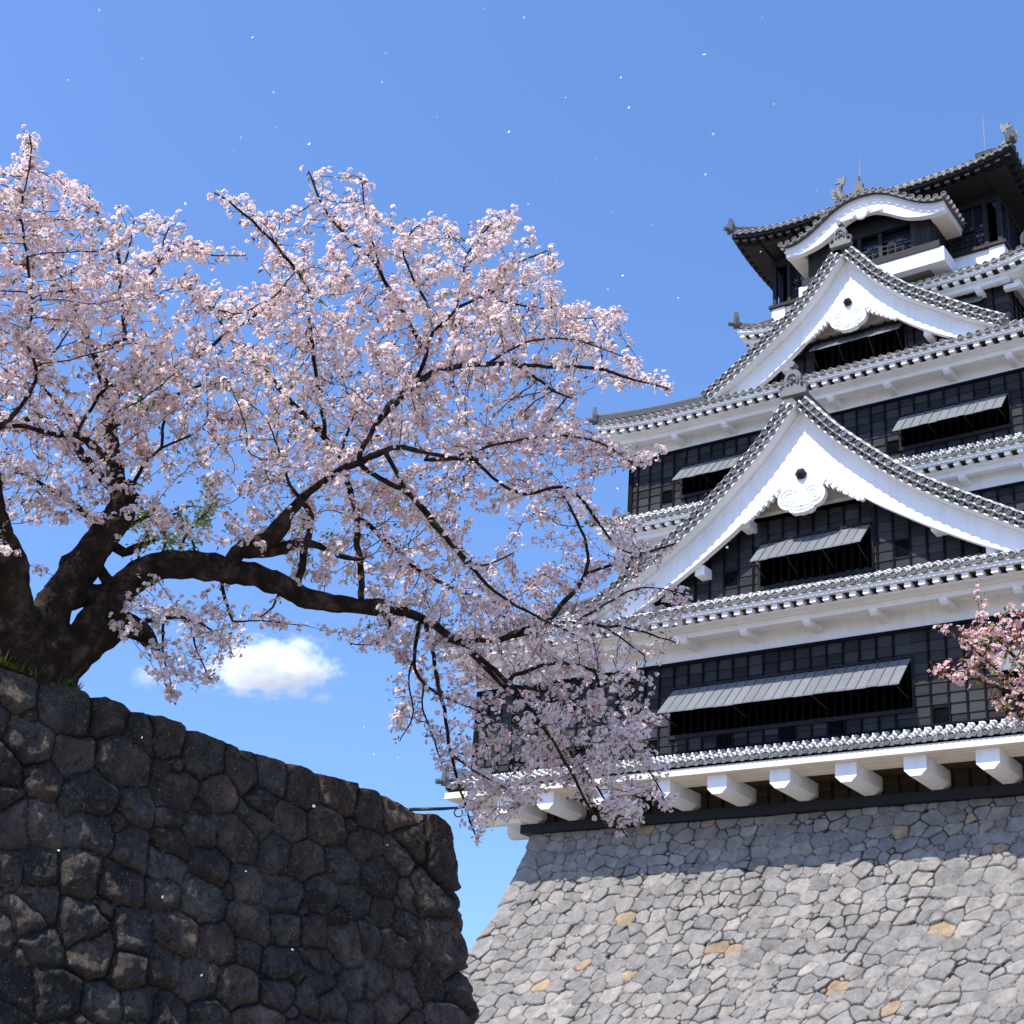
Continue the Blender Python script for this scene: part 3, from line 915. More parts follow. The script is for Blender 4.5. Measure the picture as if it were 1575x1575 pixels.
def gable(up, lo, dmax, dmaxlo, yb, ywall, yback, zback_fn, zcream, zfloor, scale, name="gable"):
    """triangular dormer gable: plaster bargeboards, verge tiles, carved pendant, wall and its own roof"""
    U = smooth_profile(up); Lo = smooth_profile(lo)
    gb = sub(name, keep)
    N = 44
    ds = [dmax * i / N for i in range(N + 1)]
    # bargeboard (each side one board), slightly stepped
    for sg in (-1, 1):
        q = MB(); rings = []
        for d in ds:
            zu = U(d); zl = Lo(d) if d < dmaxlo else Lo(dmaxlo) + (d - dmaxlo) * (U(dmax) - Lo(dmaxlo)) / (dmax - dmaxlo + 1e-6) * 0.9
            zl = min(zl, zu - 0.06)
            x = XC + sg * d
            zs_ = zu - 0.17 * scale
            zs_ = max(zs_, zl + 0.03)
            rings.append([(x, yb - 0.05, zu), (x, yb - 0.05, zs_), (x, yb, zs_ - 0.004), (x, yb, zl), (x, yb + 0.22, zl), (x, yb + 0.22, zu)])
        q.loft(rings, True, True)
        q.build("bargeboard", PLASTER, gb)
    # verge: two rows of round ends along the edge, roll tiles above
    vt = MB(); ve = MB()
    for sg in (-1, 1):
        # arc length param
        pts = [(d, U(d)) for d in np.linspace(0, dmax + 0.35, 200)]
        acc = [0.0]
        for i in range(1, len(pts)): acc.append(acc[-1] + math.dist(pts[i], pts[i - 1]))
        tot = acc[-1]; n = int(tot / 0.315)
        dd = np.array([p[0] for p in pts]); acc = np.array(acc)
        for i in range(n + 1):
            d = float(np.interp(tot * (i + 0.3) / (n + 1), acc, dd)); z = U(d)
            sl = (U(d + 0.05) - U(d - 0.05 if d > 0.05 else 0)) / (0.1 if d > 0.05 else d + 0.05)
            nx, nz = -sl, 1.0; l = math.hypot(nx, nz); nx /= l; nz /= l   # normal for right side
            for off, rr, y0, sh in ((0.09, 0.085, yb - 0.52, 0.0), (0.29, 0.105, yb - 0.60, 0.15)):
                dx = d + nx * off + (1 / l) * sh; zz = z + nz * off + sl / l * sh
                c_ = (XC + sg * dx, zz)
                NN = 10
                prof = [(0.0, 0.02), (rr * 0.35, 0.02), (rr * 0.4, 0.03), (rr * 0.7, 0.03), (rr * 0.76, 0.0), (rr, 0.0), (rr, 0.75)]
                tn = random.uniform(0.15, 0.85)
                ve.loft([[(c_[0] + math.cos(2 * math.pi * m_ / NN) * max(r_, .001), y0 + s_, c_[1] + math.sin(2 * math.pi * m_ / NN) * max(r_, .001)) for m_ in range(NN)] for r_, s_ in prof], True, False, tn)
        # sheets and rolls running down the slope
        for (y0, y1, o0, o1) in ((yb - 0.48, yb + 0.2, 0.002, 0.05), (yb - 0.52, yb + 0.2, 0.17, 0.22)):
            rings = []
            for d in np.linspace(0, dmax + 0.3, 60):
                z = U(d); sl = (U(d + 0.05) - U(max(d - 0.05, 0))) / (0.1 if d > 0.05 else d + 0.05 + 1e-9); l = math.hypot(sl, 1); nx, nz = -sl / l, 1 / l
                x = XC + sg * (d + nx * o0); X2_ = XC + sg * (d + nx * o1)
                rings.append([(x, y0, z + nz * o0), (x, y1, z + nz * o0), (X2_, y1, z + nz * o1), (X2_, y0, z + nz * o1)])
            vt.loft(rings, True, True, 0.5, None)
        for kk, y in enumerate((yb - 0.42, yb - 0.14, yb + 0.14, yb + 0.36)):
            rings = []; runs = []
            o0 = 0.38
            for i_, d in enumerate(np.linspace(0.02, dmax + 0.32, 70)):
                z = U(d); sl = (U(d + 0.05) - U(max(d - 0.05, 0))) / (0.1 if d > 0.05 else d + 0.05 + 1e-9); l = math.hypot(sl, 1); nx, nz = -sl / l, 1 / l
                rings.append([(XC + sg * (d + nx * (o0 + math.sin(math.pi * m_ / 6) * 0.085)), y - math.cos(math.pi * m_ / 6) * 0.09, z + nz * (o0 + math.sin(math.pi * m_ / 6) * 0.085)) for m_ in range(7)])
                runs.append(d * 3.0 * math.hypot(1, sl))
            vt.loft(rings, False, False, 0.75, runs)
        # the dormer's own tiled slope going back
        y = yb + 0.5
        while y < yback:
            rings = []; runs = []; pan = []
            for d in np.linspace(0.02, dmax + 0.3, 40):
                z = U(d); sl = (U(d + 0.05) - U(max(d - 0.05, 0))) / (0.1 if d > 0.05 else d + 0.05 + 1e-9); l = math.hypot(sl, 1); nx, nz = -sl / l, 1 / l
                if z < zback_fn(y) - 0.6: break
                o0 = 0.24
                rings.append([(XC + sg * (d + nx * (o0 + math.sin(math.pi * m_ / 5) * 0.085)), y - math.cos(math.pi * m_ / 5) * 0.085, z + nz * (o0 + math.sin(math.pi * m_ / 5) * 0.085)) for m_ in range(6)])
                pan.append([(XC + sg * (d + nx * o0), y - 0.15, z + nz * o0), (XC + sg * (d + nx * o0), y + 0.15, z + nz * o0)])
                runs.append(d * 3.0 * math.hypot(1, sl))
            if len(rings) > 2:
                vt.loft(rings, False, False, random.random(), runs); vt.loft(pan, False, False, random.random() * .6, [0.5] * len(pan))
            y += PITCH
    vt.build("gable_roof", TILE, gb, True); ve.build("verge_tiles", TILEEND, gb)
    # soffit under the dormer roof
    so = MB()
    for sg in (-1, 1):
        rings = []
        for d in np.linspace(0, dmax, 40):
            z = U(d) - 0.12
            rings.append([(XC + sg * d, yb + 0.221, z), (XC + sg * d, yback, z)])
        so.loft(rings, False, False)
    so.build("soffit", PLASTER, gb)
    # wall
    bd = MB(); bt = MB(); Mg = front(ywall)
    return gb, U, Lo, bd, bt, Mg


def pendant(gb, cx, y, ztop, s, Lo, z0cut):
    """carved gegyo: crest plate with scrolls, feathered wings and a black boss"""
    q = MB()
    zc = ztop - 1.05 * s
    # upper plate between the bargeboards
    P = []
    for d in np.linspace(-1.15 * s, 1.15 * s, 15): P.append((cx + d, Lo(d) - 0.012))
    poly = P + [(cx + 0.75 * s, zc - 0.02 * s), (cx + 0.45 * s, zc - 0.45 * s), (cx - 0.45 * s, zc - 0.45 * s), (cx - 0.75 * s, zc - 0.02 * s)]
    q.prism_y(poly, y, y + 0.16)
    # bottom lobes
    for dx, dz, r in ((-0.40, -0.42, 0.36), (0.40, -0.42, 0.36), (0, -0.62, 0.34), (-0.2, -0.72, 0.22), (0.2, -0.72, 0.22)):
        N = 18
        q.prism_y([(cx + dx * s + math.cos(2 * math.pi * i / N) * r * s, zc + dz * s + math.sin(2 * math.pi * i / N) * r * s) for i in range(N)], y - 0.05 - 0.01 * abs(dx) * 3, y + 0.14)
    # spirals
    for sg in (-1, 1):
        pts = []
        for i in range(26):
            th = i / 25 * 4.2 * math.pi; r = 0.30 * (1 - i / 25 * 0.85) * s
            pts.append((cx + sg * (0.40 * s - math.cos(th + 0.6) * r), y - 0.06, zc - 0.40 * s + math.sin(th + 0.6) * r))
        q.tube(pts, 0.035 * s, 5)
    for k in range(3):
        pts = [(cx + t * 0.42 * s * (1 - 0.12 * k), y - 0.06, zc - (0.62 + 0.11 * k) * s - 0.16 * s * (1 - t * t) + 0.08 * s * (1 - abs(t))) for t in np.linspace(-1, 1, 11)]
        q.tube(pts, 0.03 * s, 5)
    # wings with feather tips
    for sg in (-1, 1):
        n = 7
        for i in range(n):
            d0 = (0.68 + 0.17 * i) * s; d1 = d0 + 0.20 * s
            zt0 = Lo(d0) - 0.012; zt1 = Lo(d1) - 0.012
            L = (0.60 - 0.065 * i) * s
            tip = (cx + sg * (d0 + 0.14 * s), 0.5 * (zt0 + zt1) - L)
            pl = [(cx + sg * d0, zt0), (cx + sg * d1, zt1), (cx + sg * (d1 + 0.03 * s), zt1 - L * 0.45), tip, (cx + sg * (d0 - 0.04 * s), zt0 - L * 0.55)]
            if sg < 0: pl = pl[::-1]
            q.prism_y(pl, y - 0.02 - 0.004 * (i % 2), y + 0.12)
            q.ball((cx + sg * (d0 + 0.08 * s), y - 0.03, 0.5 * (zt0 + zt1) - L * 0.5), 0.085 * s, 7, 5, 0.5, (1.0, 0.5, 1.3))
    pn = q.build("pendant", PLASTER, gb)
    b_ = MB()
    N = 6; zb = ztop - 0.72 * s; r = 0.17 * s
    b_.loft([[(cx + math.cos(2 * math.pi * i / N) * rr, yy, zb + math.sin(2 * math.pi * i / N) * rr) for i in range(N)] for rr, yy in ((r * 1.05, y - 0.003), (r * 1.05, y - 0.09), (r * 0.75, y - 0.13))])
    b_.ball((cx, y - 0.14, zb), r * 0.5, 8, 6)
    b_.build("boss", BLACKTIMBER, gb)
    return pn


def ridge_ornament(gb, y, z, s, yback, zb):
    """ridge of the gable with its demon tile, crest disc and finial"""
    r = MB()
    prof = [(-0.2, 0), (-0.2, 0.12), (-0.15, 0.13), (-0.15, 0.42), (-0.09, 0.5), (0, 0.53), (0.09, 0.5), (0.15, 0.42), (0.15, 0.13), (0.2, 0.12), (0.2, 0)]
    r.loft([[(XC + x * s, yy, z + zz * s + dz) for x, zz in prof] for yy, dz in ((y + 0.22, 0), (yback, zb))], True, True, 0.25)
    ro = r.build("ridge", TILEEND, gb)
    q = MB()
    pr = [(-0.50, -0.10), (-0.52, 0.06), (-0.36, 0.10), (-0.30, 0.2), (-0.31, 0.62), (-0.24, 0.80), (-0.1, 0.90), (0.1, 0.90), (0.24, 0.80), (0.31, 0.62), (0.30, 0.2), (0.36, 0.10), (0.52, 0.06), (0.50, -0.10)]
    q.prism_y([(XC + x * s, z + zz * s) for x, zz in pr], y + 0.0, y + 0.2, 0.75)
    rim = [(XC + math.cos(t) * 0.22 * s, y - 0.02, z + 0.46 * s + math.sin(t) * 0.26 * s) for t in np.linspace(-0.6, math.pi + 0.6, 16)]
    q.tube(rim, 0.05 * s, 6, 0.8)
    for k in range(3):
        th = k * 2.094
        q.ball((XC + math.cos(th) * 0.08 * s, y - 0.02, z + 0.44 * s + math.sin(th) * 0.08 * s), 0.07 * s, 7, 5, 0.5)
    for sg in (-1, 1):
        pts = [(XC + sg * (0.36 + 0.16 * math.sin(t)) * s, y + 0.06, z + (0.04 + 0.16 * (1 - math.cos(t))) * s) for t in np.linspace(0, 3.6, 10)]
        q.tube(pts, 0.06 * s, 6, 0.6)
    q.tube([(XC, y + 0.08, z + 0.88 * s), (XC, y + 0.08, z + 1.0 * s)], 0.05 * s, 6, 0.5)
    q.tube([(XC, y - 0.06, z + 1.10 * s), (XC, y + 0.22, z + 1.10 * s)], 0.125 * s, 10, 0.85)
    q.build("ridge_end_tile", TILEEND, gb)


UP1 = [(0, 21.66), (0.55, 20.98), (0.92, 20.54), (1.55, 19.9), (2.2, 19.29), (3.2, 18.42), (4.25, 17.68), (5.25, 17.05), (6.35, 16.37), (7.0, 15.95)]
LO1 = [(0, 20.25), (0.9, 19.42), (1.6, 18.68), (3.2, 17.5), (4.2, 16.87), (5.5, 16.14), (6.0, 15.9)]
gb1, U1, LoF1, bd, bt, Mg = gable(UP1, LO1, 7.0, 5.9, 36.6, 37.35, 41.0, lambda y: 15.3 + (y - 35.3) * 0.61, 18.75, 16.3, 1.0)
GW0, GW1, GZ0, GZ1 = -18.33, -14.80, 16.45, 17.72
tp = lambda a: U1(a - XC) - 0.2
for r4 in ((-23.6, GW0, 15.9, 18.73), (GW0, GW1, GZ1, 18.73), (GW1, -9.6, 15.9, 18.73), (GW0, GW1, 15.9, GZ0)):
    boards(bd, bt, Mg, *r4, tp, 16.0)
w_ = bd.join(bt).build("board_wall", BOARD, gb1)
q = MB(); q.prism_y([(XC + d, max(18.735, 18.735)) for d in (-2.9, 2.9)] + [(XC + d, U1(d) - 0.1) for d in np.linspace(2.9, -2.9, 15)], 37.2, 37.5)
q.box(XC - 2.95, XC + 2.95, 37.14, 37.36, 18.70, 18.80)
q.build("plaster_wall", BEIGE, gb1)
for d, zc in ((-3.55, 17.05), (-5.35, 16.05), (3.9, 17.12), (-2.0, 18.32), (5.4, 16.05)):
    q = MB(); q.box(XC + d - 0.16, XC + d + 0.16, 36.83, 37.34, zc - 0.05, zc + 0.26); q.build("purlin_end", PLASTER, gb1)
wg = window(Mg, GW0, GW1, GZ0, GZ1, keep, (GW0 + 0.02, GW1 - 0.02, 17.84, 17.03, 0.82), strips=12)
for d in (-2.65, 2.9):
    loophole(XC + d, 37.35, 16.75, gb1)
pendant(gb1, XC, 36.55, 20.25, 1.0, LoF1, 18)
ridge_ornament(gb1, 36.0, 22.08, 0.86, 41.2, 0.0)


UP2 = [(0, 29.5), (0.5, 28.87), (0.8, 28.47), (1.3, 27.93), (2.0, 27.27), (2.9, 26.6), (3.7, 26.03), (4.4, 25.56), (4.9, 25.25)]
LO2 = [(0, 28.42), (0.9, 27.47), (1.8, 26.62), (2.8, 25.87), (3.3, 25.55), (3.8, 25.3)]
gb2, U2, LoF2, bd, bt, Mg2 = gable(UP2, LO2, 4.8, 3.7, 40.6, 41.35, 43.9, lambda y: 24.8 + (y - 39.6) * 0.65, 27.2, 25.5, 0.85)
tp2 = lambda a: U2(a - XC) - 0.2
HW0, HW1, HZ0, HZ1 = -18.2, -14.95, 25.75, 26.85
for r4 in ((-20.6, HW0, 25.0, 27.15), (HW0, HW1, HZ1, 27.15), (HW1, -12.6, 25.0, 27.15), (HW0, HW1, 25.0, HZ0)):
    boards(bd, bt, Mg2, *r4, tp2, 25.0)
w_ = bd.join(bt).build("board_wall", BOARD, gb2)
q = MB(); q.prism_y([(XC + d, 27.155) for d in (-1.95, 1.95)] + [(XC + d, U2(d) - 0.1) for d in np.linspace(1.95, -1.95, 13)], 41.2, 41.5)
q.build("plaster_wall", BEIGE, gb2)
window(Mg2, HW0, HW1, HZ0, HZ1, keep, (HW0, HW1, 26.96, 26.46, 0.55), strips=12)
for d, zc in ((-2.5, 26.0), (2.6, 25.95)):
    q = MB(); q.box(XC + d - 0.13, XC + d + 0.13, 40.83, 41.34, zc - 0.05, zc + 0.22); q.build("purlin_end", PLASTER, gb2)
pendant(gb2, XC, 40.55, 28.42, 0.86, LoF2, 27)
ridge_ornament(gb2, 40.0, 29.9, 0.75, 44.0, 0.0)

# ---- floor 4 and small roof
F5 = 43.9; L5, R5 = -21.02, -12.18
mb = MB(); bt = MB(); boards(mb, bt, front(F5), L5, R5, 26.8, 29.25, None, 26.8)
boards(mb, bt, right(R5), F5, 53.4, 26.8, 29.25, None, 26.8, F5)
boards(mb, bt, left(L5), F5, 53.4, 26.8, 29.25, None, 26.8, F5)
wl = mb.join(bt).build("black_board_wall", BOARD, keep)
window(front(F5), -14.3, -13.0, 28.0, 28.85, keep, (-14.3, -13.0, 28.9, 28.5, 0.35), strips=4)
pb = MB(); pb.box(L5 - 0.04, R5 + 0.04, F5 - 0.04, 53.4, 29.255, 29.40); pb.build("plaster_band", PLASTER, keep)
box_part("inner_core", VOID, (L5 + 0.3, R5 - 0.3, 45.2, 53, 26, 33))
E4 = 42.9; X4 = -22.1; X4R = 2 * XC - X4
lf4 = lift_fn(X4, X4R, 0.36, 2.4)
roof4, _ = tile_roof(front(E4), X4, X4R, 29.38, 1.0, 30.12, lf4, 0.1, True, True, False, "small_roof", keep, 1.0 / 1.08, 1.0 / 1.08)
eave_under(front(E4), X4, X4R, 29.38, 1.0, lf4, 1.0, roof4, keta=0.45, rh=0.11, ends=(L5 - 0.2, R5 + 0.2), bracket=7.6, boff=0.6)
for Mx, nm in ((left(X4), 0), (right(X4R), 1)):
    rl, _ = tile_roof(Mx, E4, 54.4, 29.38, 1.08, 30.12, lift_fn(E4, 54.4, 0.36, 2.4), 0.1, True, True, False, "small_roof", keep, 1.08, 1.08)
    eave_under(Mx, E4 + 0.1, 54.3, 29.38, 1.08, lift_fn(E4, 54.4, 0.36, 2.4), 1.08, rl, keta=0.4)
hip_ridge((X4, E4, 29.38), (L5, F5, 30.12), 0.36, keep, 0.08)
hip_ridge((X4R, E4, 29.38), (R5, F5, 30.12), 0.36, keep, 0.08)

# ---- top floor
pb = MB(); pb.box(L5 + 0.02, R5 - 0.02, F5 + 0.02, 53.3, 29.9, 30.70)
for x0 in (L5 - 0.03, R5 - 0.50):
    pb.box(x0, x0 + 0.53, F5 - 0.05, F5 + 0.5, 30.05, 30.69)
pb.build("white_plinth", PLASTER, keep)
mb = MB()
mb.box(L5 - 0.12, R5 + 0.12, F5 - 0.14, 53.5, 30.705, 30.83)      # sill
for a in (L5 + 0.02, L5 + 0.62, -19.45, -14.1, R5 - 0.64, R5 - 0.16):
    mb.box(a, a + 0.15, F5 - 0.06, F5 + 0.10, 30.831, 33.2)
mb.box(L5, R5, F5 - 0.03, F5 + 0.1, 32.62, 33.2)
for y in (F5 + 0.6, F5 + 2.4, F5 + 4.4, F5 + 6.4, 53.1):
    mb.box(R5 - 0.16, R5 + 0.02, y, y + 0.16, 30.831, 33.2); mb.box(L5 - 0.02, L5 + 0.16, y, y + 0.16, 30.831, 33.2)
mb.box(R5 - 0.1, R5, F5 + 0.05, 53.3, 32.62, 33.2); mb.box(L5, L5 + 0.1, F5 + 0.05, 53.3, 32.62, 33.2)
tf = mb.build("timber_frame", BLACKTIMBER, keep)
for (x0, x1) in ((L5 + 0.78, -19.46), (-13.95, R5 - 0.65)):
    rl = MB()
    for z in (31.02, 31.22, 31.40): rl.box(x0, x1, F5 - 0.05, F5 - 0.01, z, z + 0.05)
    for t in range(5):
        x = x0 + (x1 - x0) * (t + 0.5) / 5; rl.box(x - 0.02, x + 0.02, F5 - 0.045, F5 - 0.015, 30.84, 31.45)
    rl.box(x0, x1, F5 - 0.02, F5 + 0.05, 31.62, 31.70)
    rl.build("railing", BLACKTIMBER, tf)
for (x0, x1) in ((L5 + 0.78, -19.46), (-13.95, R5 - 0.65)):
    gl = MB(); gl.box(x0, x1, F5 + 0.12, F5 + 0.14, 30.84, 32.61); wp = gl.build("window_pane", GLASS, keep)
    fr = MB()
    for k in range(4): fr.box(x0 + (x1 - x0) * k / 3 - 0.025, x0 + (x1 - x0) * k / 3 + 0.025, F5 + 0.07, F5 + 0.118, 30.85, 32.6)
    fr.build("frame", mat_plain("red_brown_wood", (0.05, 0.02, 0.015)), wp)
gl = MB(); gl.box(R5 - 0.14, R5 - 0.12, F5 + 0.8, 53, 30.84, 32.61); gl.build("window_pane", GLASS, keep)
gl = MB(); gl.box(L5 + 0.12, L5 + 0.14, F5 + 0.8, 53, 30.84, 32.61); gl.build("window_pane", GLASS, keep)
# white light strips under the sill openings
E5 = 42.3; X5 = -22.05; X5R = 2 * XC - X5
lf5 = lift_fn(X5, X5R, 0.42, 3.0)
SL = 37.7
roof5, zp5 = tile_roof(front(E5), X5, X5R, 33.24, 6.4, SL, lf5, 0.12, True, True, False, "top_roof", keep, 6.4 / 3.1, 6.4 / 3.1)
eave_under(front(E5), X5, X5R, 33.24, F5 - E5, lf5, 6.4, roof5, keta=0, wood=BLACKTIMBER, rsp=0.36)
for Mx in (left(X5), right(X5R)):
    rl, _ = tile_roof(Mx, E5, 55.1, 33.24, 1.9, 34.7, lift_fn(E5, 55.1, 0.42, 3.0), 0.3, True, True, False, "top_roof", keep, 3.1 / 6.4, 3.1 / 6.4)
    eave_under(Mx, E5 + 0.1, 55.0, 33.24, 1.1, lift_fn(E5, 55.1, 0.42, 3.0), 1.9, rl, keta=0, wood=BLACKTIMBER, rsp=0.36)
hip_ridge((X5, E5, 33.24), (X5 + 3.1, E5 + 6.4, 37.2), 0.42, keep, 0.09)
hip_ridge((X5R, E5, 33.24), (X5R - 3.1, E5 + 6.4, 37.2), 0.42, keep, 0.09)
# side gables of the top roof + back slope
q = MB()
for sx in (-1, 1):
    x = XC + sx * 3.35
    q.add([(x, 44.4, 34.6), (x, 53.0, 34.6), (x, 48.7, 37.8)], [(0, 1, 2)])
q.add([(X5 + 0.1, 55.1, 33.2), (X5R - 0.1, 55.1, 33.2), (XC + 3.6, 48.7, 37.9), (XC - 3.6, 48.7, 37.9)], [(0, 1, 2, 3)])
q.build("roof_gable_wall", BLACKTIMBER, keep)
r = MB()
prof = [(-0.24, -0.2), (-0.24, 0.12), (-0.17, 0.14), (-0.17, 0.40), (-0.1, 0.52), (0, 0.56), (0.1, 0.52), (0.17, 0.40), (0.17, 0.14), (0.24, 0.12), (0.24, -0.2)]
r.loft([[(x, 48.7 + a, 37.80 + z + up_) for a, z in prof] for x, up_ in ((-20.35, 0.12), (-19.4, 0.02), (-16.6, 0.0), (-13.8, 0.02), (-12.85, 0.12))], True, True, 0.85)
rdg = r.build("main_ridge", TILEEND, keep)


def fish(x, sg):
    """roof fish: head down on the ridge, body arching up, tail fins spread"""
    q = MB()
    pts = []; rs = []
    for i in range(12):
        t = i / 11
        px = (-0.16 + 0.30 * math.sin(t * 2.6) - 0.05 * t) * 0.85
        pz = 0.02 + 0.86 * t
        pts.append((x + sg * (px - 0.1), 48.7, 38.48 + pz)); rs.append(0.20 * (1 - t) ** 0.7 + 0.055)
    q.tube(pts, rs, 10, 0.35)
    q.ball((x + sg * (-0.28), 48.7, 38.58), 0.17, 8, 6, 0.4)
    tx, tz = pts[-1][0], pts[-1][2]
    tail = [(0, -0.12), (-0.10, 0.1), (-0.42, 0.16), (-0.20, 0.30), (-0.28, 0.52), (0.02, 0.36), (0.16, 0.60), (0.20, 0.28), (0.12, -0.05)]
    q.prism_y([(tx + sg * a * -0.8, tz + b * 0.75) for a, b in (tail if sg > 0 else tail[::-1])], 48.66, 48.74, 0.7)
    for i in (3, 5, 7):
        p = pts[i]
        fin = [(0, -0.1), (0.26, 0.05), (0.22, 0.18), (0, 0.14)]
        q.prism_y([(p[0] + sg * (a + rs[i] * 0.7), p[2] + b) for a, b in fin], 48.67, 48.73, 0.9)
    return q.build("fish_ornament", TILEEND, keep)


fish(-20.2, -1)
fish(-12.95, 1)
for x, hh in ((-19.23, 1.85), (-13.91, 1.85)):
    q = MB(); q.tube([(x, 48.7, 38.5), (x, 48.7, 38.72 + hh * 0.55), (x, 48.7, 38.72 + hh)], [0.035, 0.03, 0.012], 6); lr = q.build("lightning_rod", STEEL, keep)
    q = MB(); q.box(x - 0.36, x + 0.36, 48.45, 48.95, 38.37, 38.54); q.build("rod_base", BLACKTIMBER, lr)

# ---- bay with the curved gable
bay = sub("bay_window", keep)
KF = 42.0; BX0, BX1, BY = -19.0, -14.16, 42.68
q = MB(); q.box(-19.35, -13.87, 42.6, F5 + 0.05, 29.86, 30.44)
q.build("white_box", PLASTER, bay)
q = MB(); q.box(-18.6, -14.5, 42.95, F5 - 0.2, 29.852, 29.858); q.build("floor_slot", mat_plain("drop_slot", (0.25, 0.21, 0.17)), bay)
q = MB(); q.box(-19.2, -14.0, 42.56, F5, 30.445, 30.72); q.box(BX0, BX1, BY - 0.02, BY + 0.2, 31.85, 32.4); q.build("bay_beam", BLACKTIMBER, bay)
for x0, x1 in ((BX0, -18.02), (-15.06, BX1)):
    q = MB(); n = 5
    for i in range(n):
        a0 = x0 + (x1 - x0) * i / n + 0.004; a1 = x0 + (x1 - x0) * (i + 1) / n - 0.004
        q.box(a0, a1, BY + random.uniform(0, 0.012), BY + 0.08, 30.721, 32.3, random.random())
    q.build("shutter", BOARD, bay)
for y0, x in ((BY + 0.1, BX0), (BY + 0.1, BX1 - 0.08)):
    q = MB(); q.box(x, x + 0.08, y0, F5 + 0.02, 30.721, 32.6)
    q.build("bay_side", SHUTWOOD, bay)
q = MB()
for x in (-17.0, -16.2): q.box(x - 0.07, x + 0.07, BY + 0.02, BY + 0.14, 30.721, 31.85)
for z in (31.0, 31.2, 31.4): q.box(-18.0, -15.08, BY + 0.05, BY + 0.09, z, z + 0.05)
for x in np.arange(-17.9, -15.1, 0.28): q.box(x - 0.02, x + 0.02, BY + 0.052, BY + 0.088, 30.73, 31.42)
q.build("railing", BLACKTIMBER, bay)
q = MB(); q.box(-18.02, -15.06, BY - 0.03, BY + 0.03, 30.725, 30.765); q.build("pale_sill", BEIGE, bay)
q = MB(); q.box(-18.05, -15.03, BY + 0.3, BY + 0.34, 30.73, 31.85); q.build("window_pane", GLASS, bay)

KU = [(0, 33.10), (0.5, 33.04), (1.0, 32.84), (1.5, 32.5), (2.0, 32.16), (2.4, 31.97), (2.75, 31.88), (3.02, 31.88)]
KL = [(0, 32.42), (0.4, 32.38), (0.8, 32.20), (1.2, 31.94), (1.6, 31.70), (2.0, 31.57), (2.5, 31.49), (3.02, 31.50)]
KUf = smooth_profile(KU); KLf = smooth_profile(KL); KX = XC + 0.02
cg = sub("curved_gable", keep)
q = MB(); xs = np.linspace(-3.0, 3.0, 61)
q.loft([[(KX + d, KF, KUf(d)), (KX + d, KF, KUf(d) - 0.2), (KX + d, KF + 0.05, KUf(d) - 0.205), (KX + d, KF + 0.05, KLf(d)), (KX + d, KF + 0.3, KLf(d)), (KX + d, KF + 0.3, KUf(d))] for d in xs])
q.build("bargeboard", PLASTER, cg)
q = MB()
q.loft([[(KX + d, KF + 0.301, KUf(d) - 0.1), (KX + d, KF + 0.301, KUf(d) - 0.02), (KX + d, 44.6, KUf(d) - 0.02), (KX + d, 44.6, KUf(d) - 0.1)] for d in xs])
for sg in (-1, 1):
    a, b_ = sorted((KX + sg * 2.4, KX + sg * 2.99))
    q.box(a, b_, KF + 0.301, F5 - 0.05, 31.52, 31.78)
q.build("soffit", BEIGE, cg)
q = MB(); e = MB()
n = 22
for i in range(n + 1):
    d = -3.1 + 6.2 * i / n; z = KUf(min(abs(d), 3.02)) + 0.1
    tn = random.random()
    NN = 10
    prof = [(0.0, 0.02), (0.03, 0.02), (0.036, 0.03), (0.066, 0.03), (0.072, 0.0), (0.1, 0.0), (0.1, 0.12)]
    e.loft([[(KX + d + math.cos(2 * math.pi * m_ / NN) * max(r_, .001), KF - 0.24 + s_, z + math.sin(2 * math.pi * m_ / NN) * max(r_, .001)) for m_ in range(NN)] for r_, s_ in prof], True, False, 0.3 + tn * .6)
    rings = []; runs = []
    for j in range(8):
        y = KF - 0.2 + j * 0.36
        rings.append([(KX + d + math.cos(math.pi * m_ / 6) * 0.088, y, z + math.sin(math.pi * m_ / 6) * 0.088) for m_ in range(7)]); runs.append(j * 1.0 + 0.3)
    q.loft(rings, False, False, tn, [r_ for r_ in runs])
    if i < n:
        d2 = d + 3.1 / n; z2 = KUf(min(abs(d2), 3.02)); zA = z; zB = KUf(min(abs(d + 6.2 / n), 3.02)) + 0.1
        q.loft([[(KX + d, y, zA - 0.03), (KX + d2, y, z2 + 0.04), (KX + d + 6.2 / n, y, zB - 0.03)] for y in (KF - 0.2, KF + 2.6)], False, False, tn * .5, [0.5, 0.5])
        w = 6.2 / n
        e.add([(KX + d, KF - 0.22, zA - 0.03), (KX + d2, KF - 0.22, z2 + 0.04), (KX + d + w, KF - 0.22, zB - 0.03), (KX + d, KF - 0.22, zA - 0.11), (KX + d2, KF - 0.22, z2 - 0.06), (KX + d + w, KF - 0.22, zB - 0.11)], [(0, 1, 4, 3), (1, 2, 5, 4)], 0.4)
for sg in (-1, 1):
    for j in range(6): q.ball((KX + sg * 3.14, KF + 0.05 + j * 0.3, 31.98), 0.075, 8, 5, 0.95)
kr = q.build("curved_roof", TILE, cg, True); e.build("tile_ends", TILEEND, cg)
q = MB(); q.prism_y([(KX + a * 0.8, 33.2 + b * 0.8) for a, b in ((-0.3, -0.05), (-0.34, 0.1), (-0.2, 0.2), (-0.18, 0.5), (0, 0.66), (0.18, 0.5), (0.2, 0.2), (0.34, 0.1), (0.3, -0.05))], KF - 0.2, KF - 0.02, 0.3)
q.tube([(KX, KF - 0.12, 33.65), (KX, KF - 0.12, 33.95)], [0.06, 0.05], 8, 0.15)
q.loft([[(KX + x, y, 33.12 + zz) for x, zz in ((-0.16, 0), (-0.12, 0.3), (0, 0.38), (0.12, 0.3), (0.16, 0))] for y in (KF - 0.02, 44.6)], True, True, 0.5)
q.build("ridge_end_tile", TILEEND, cg)
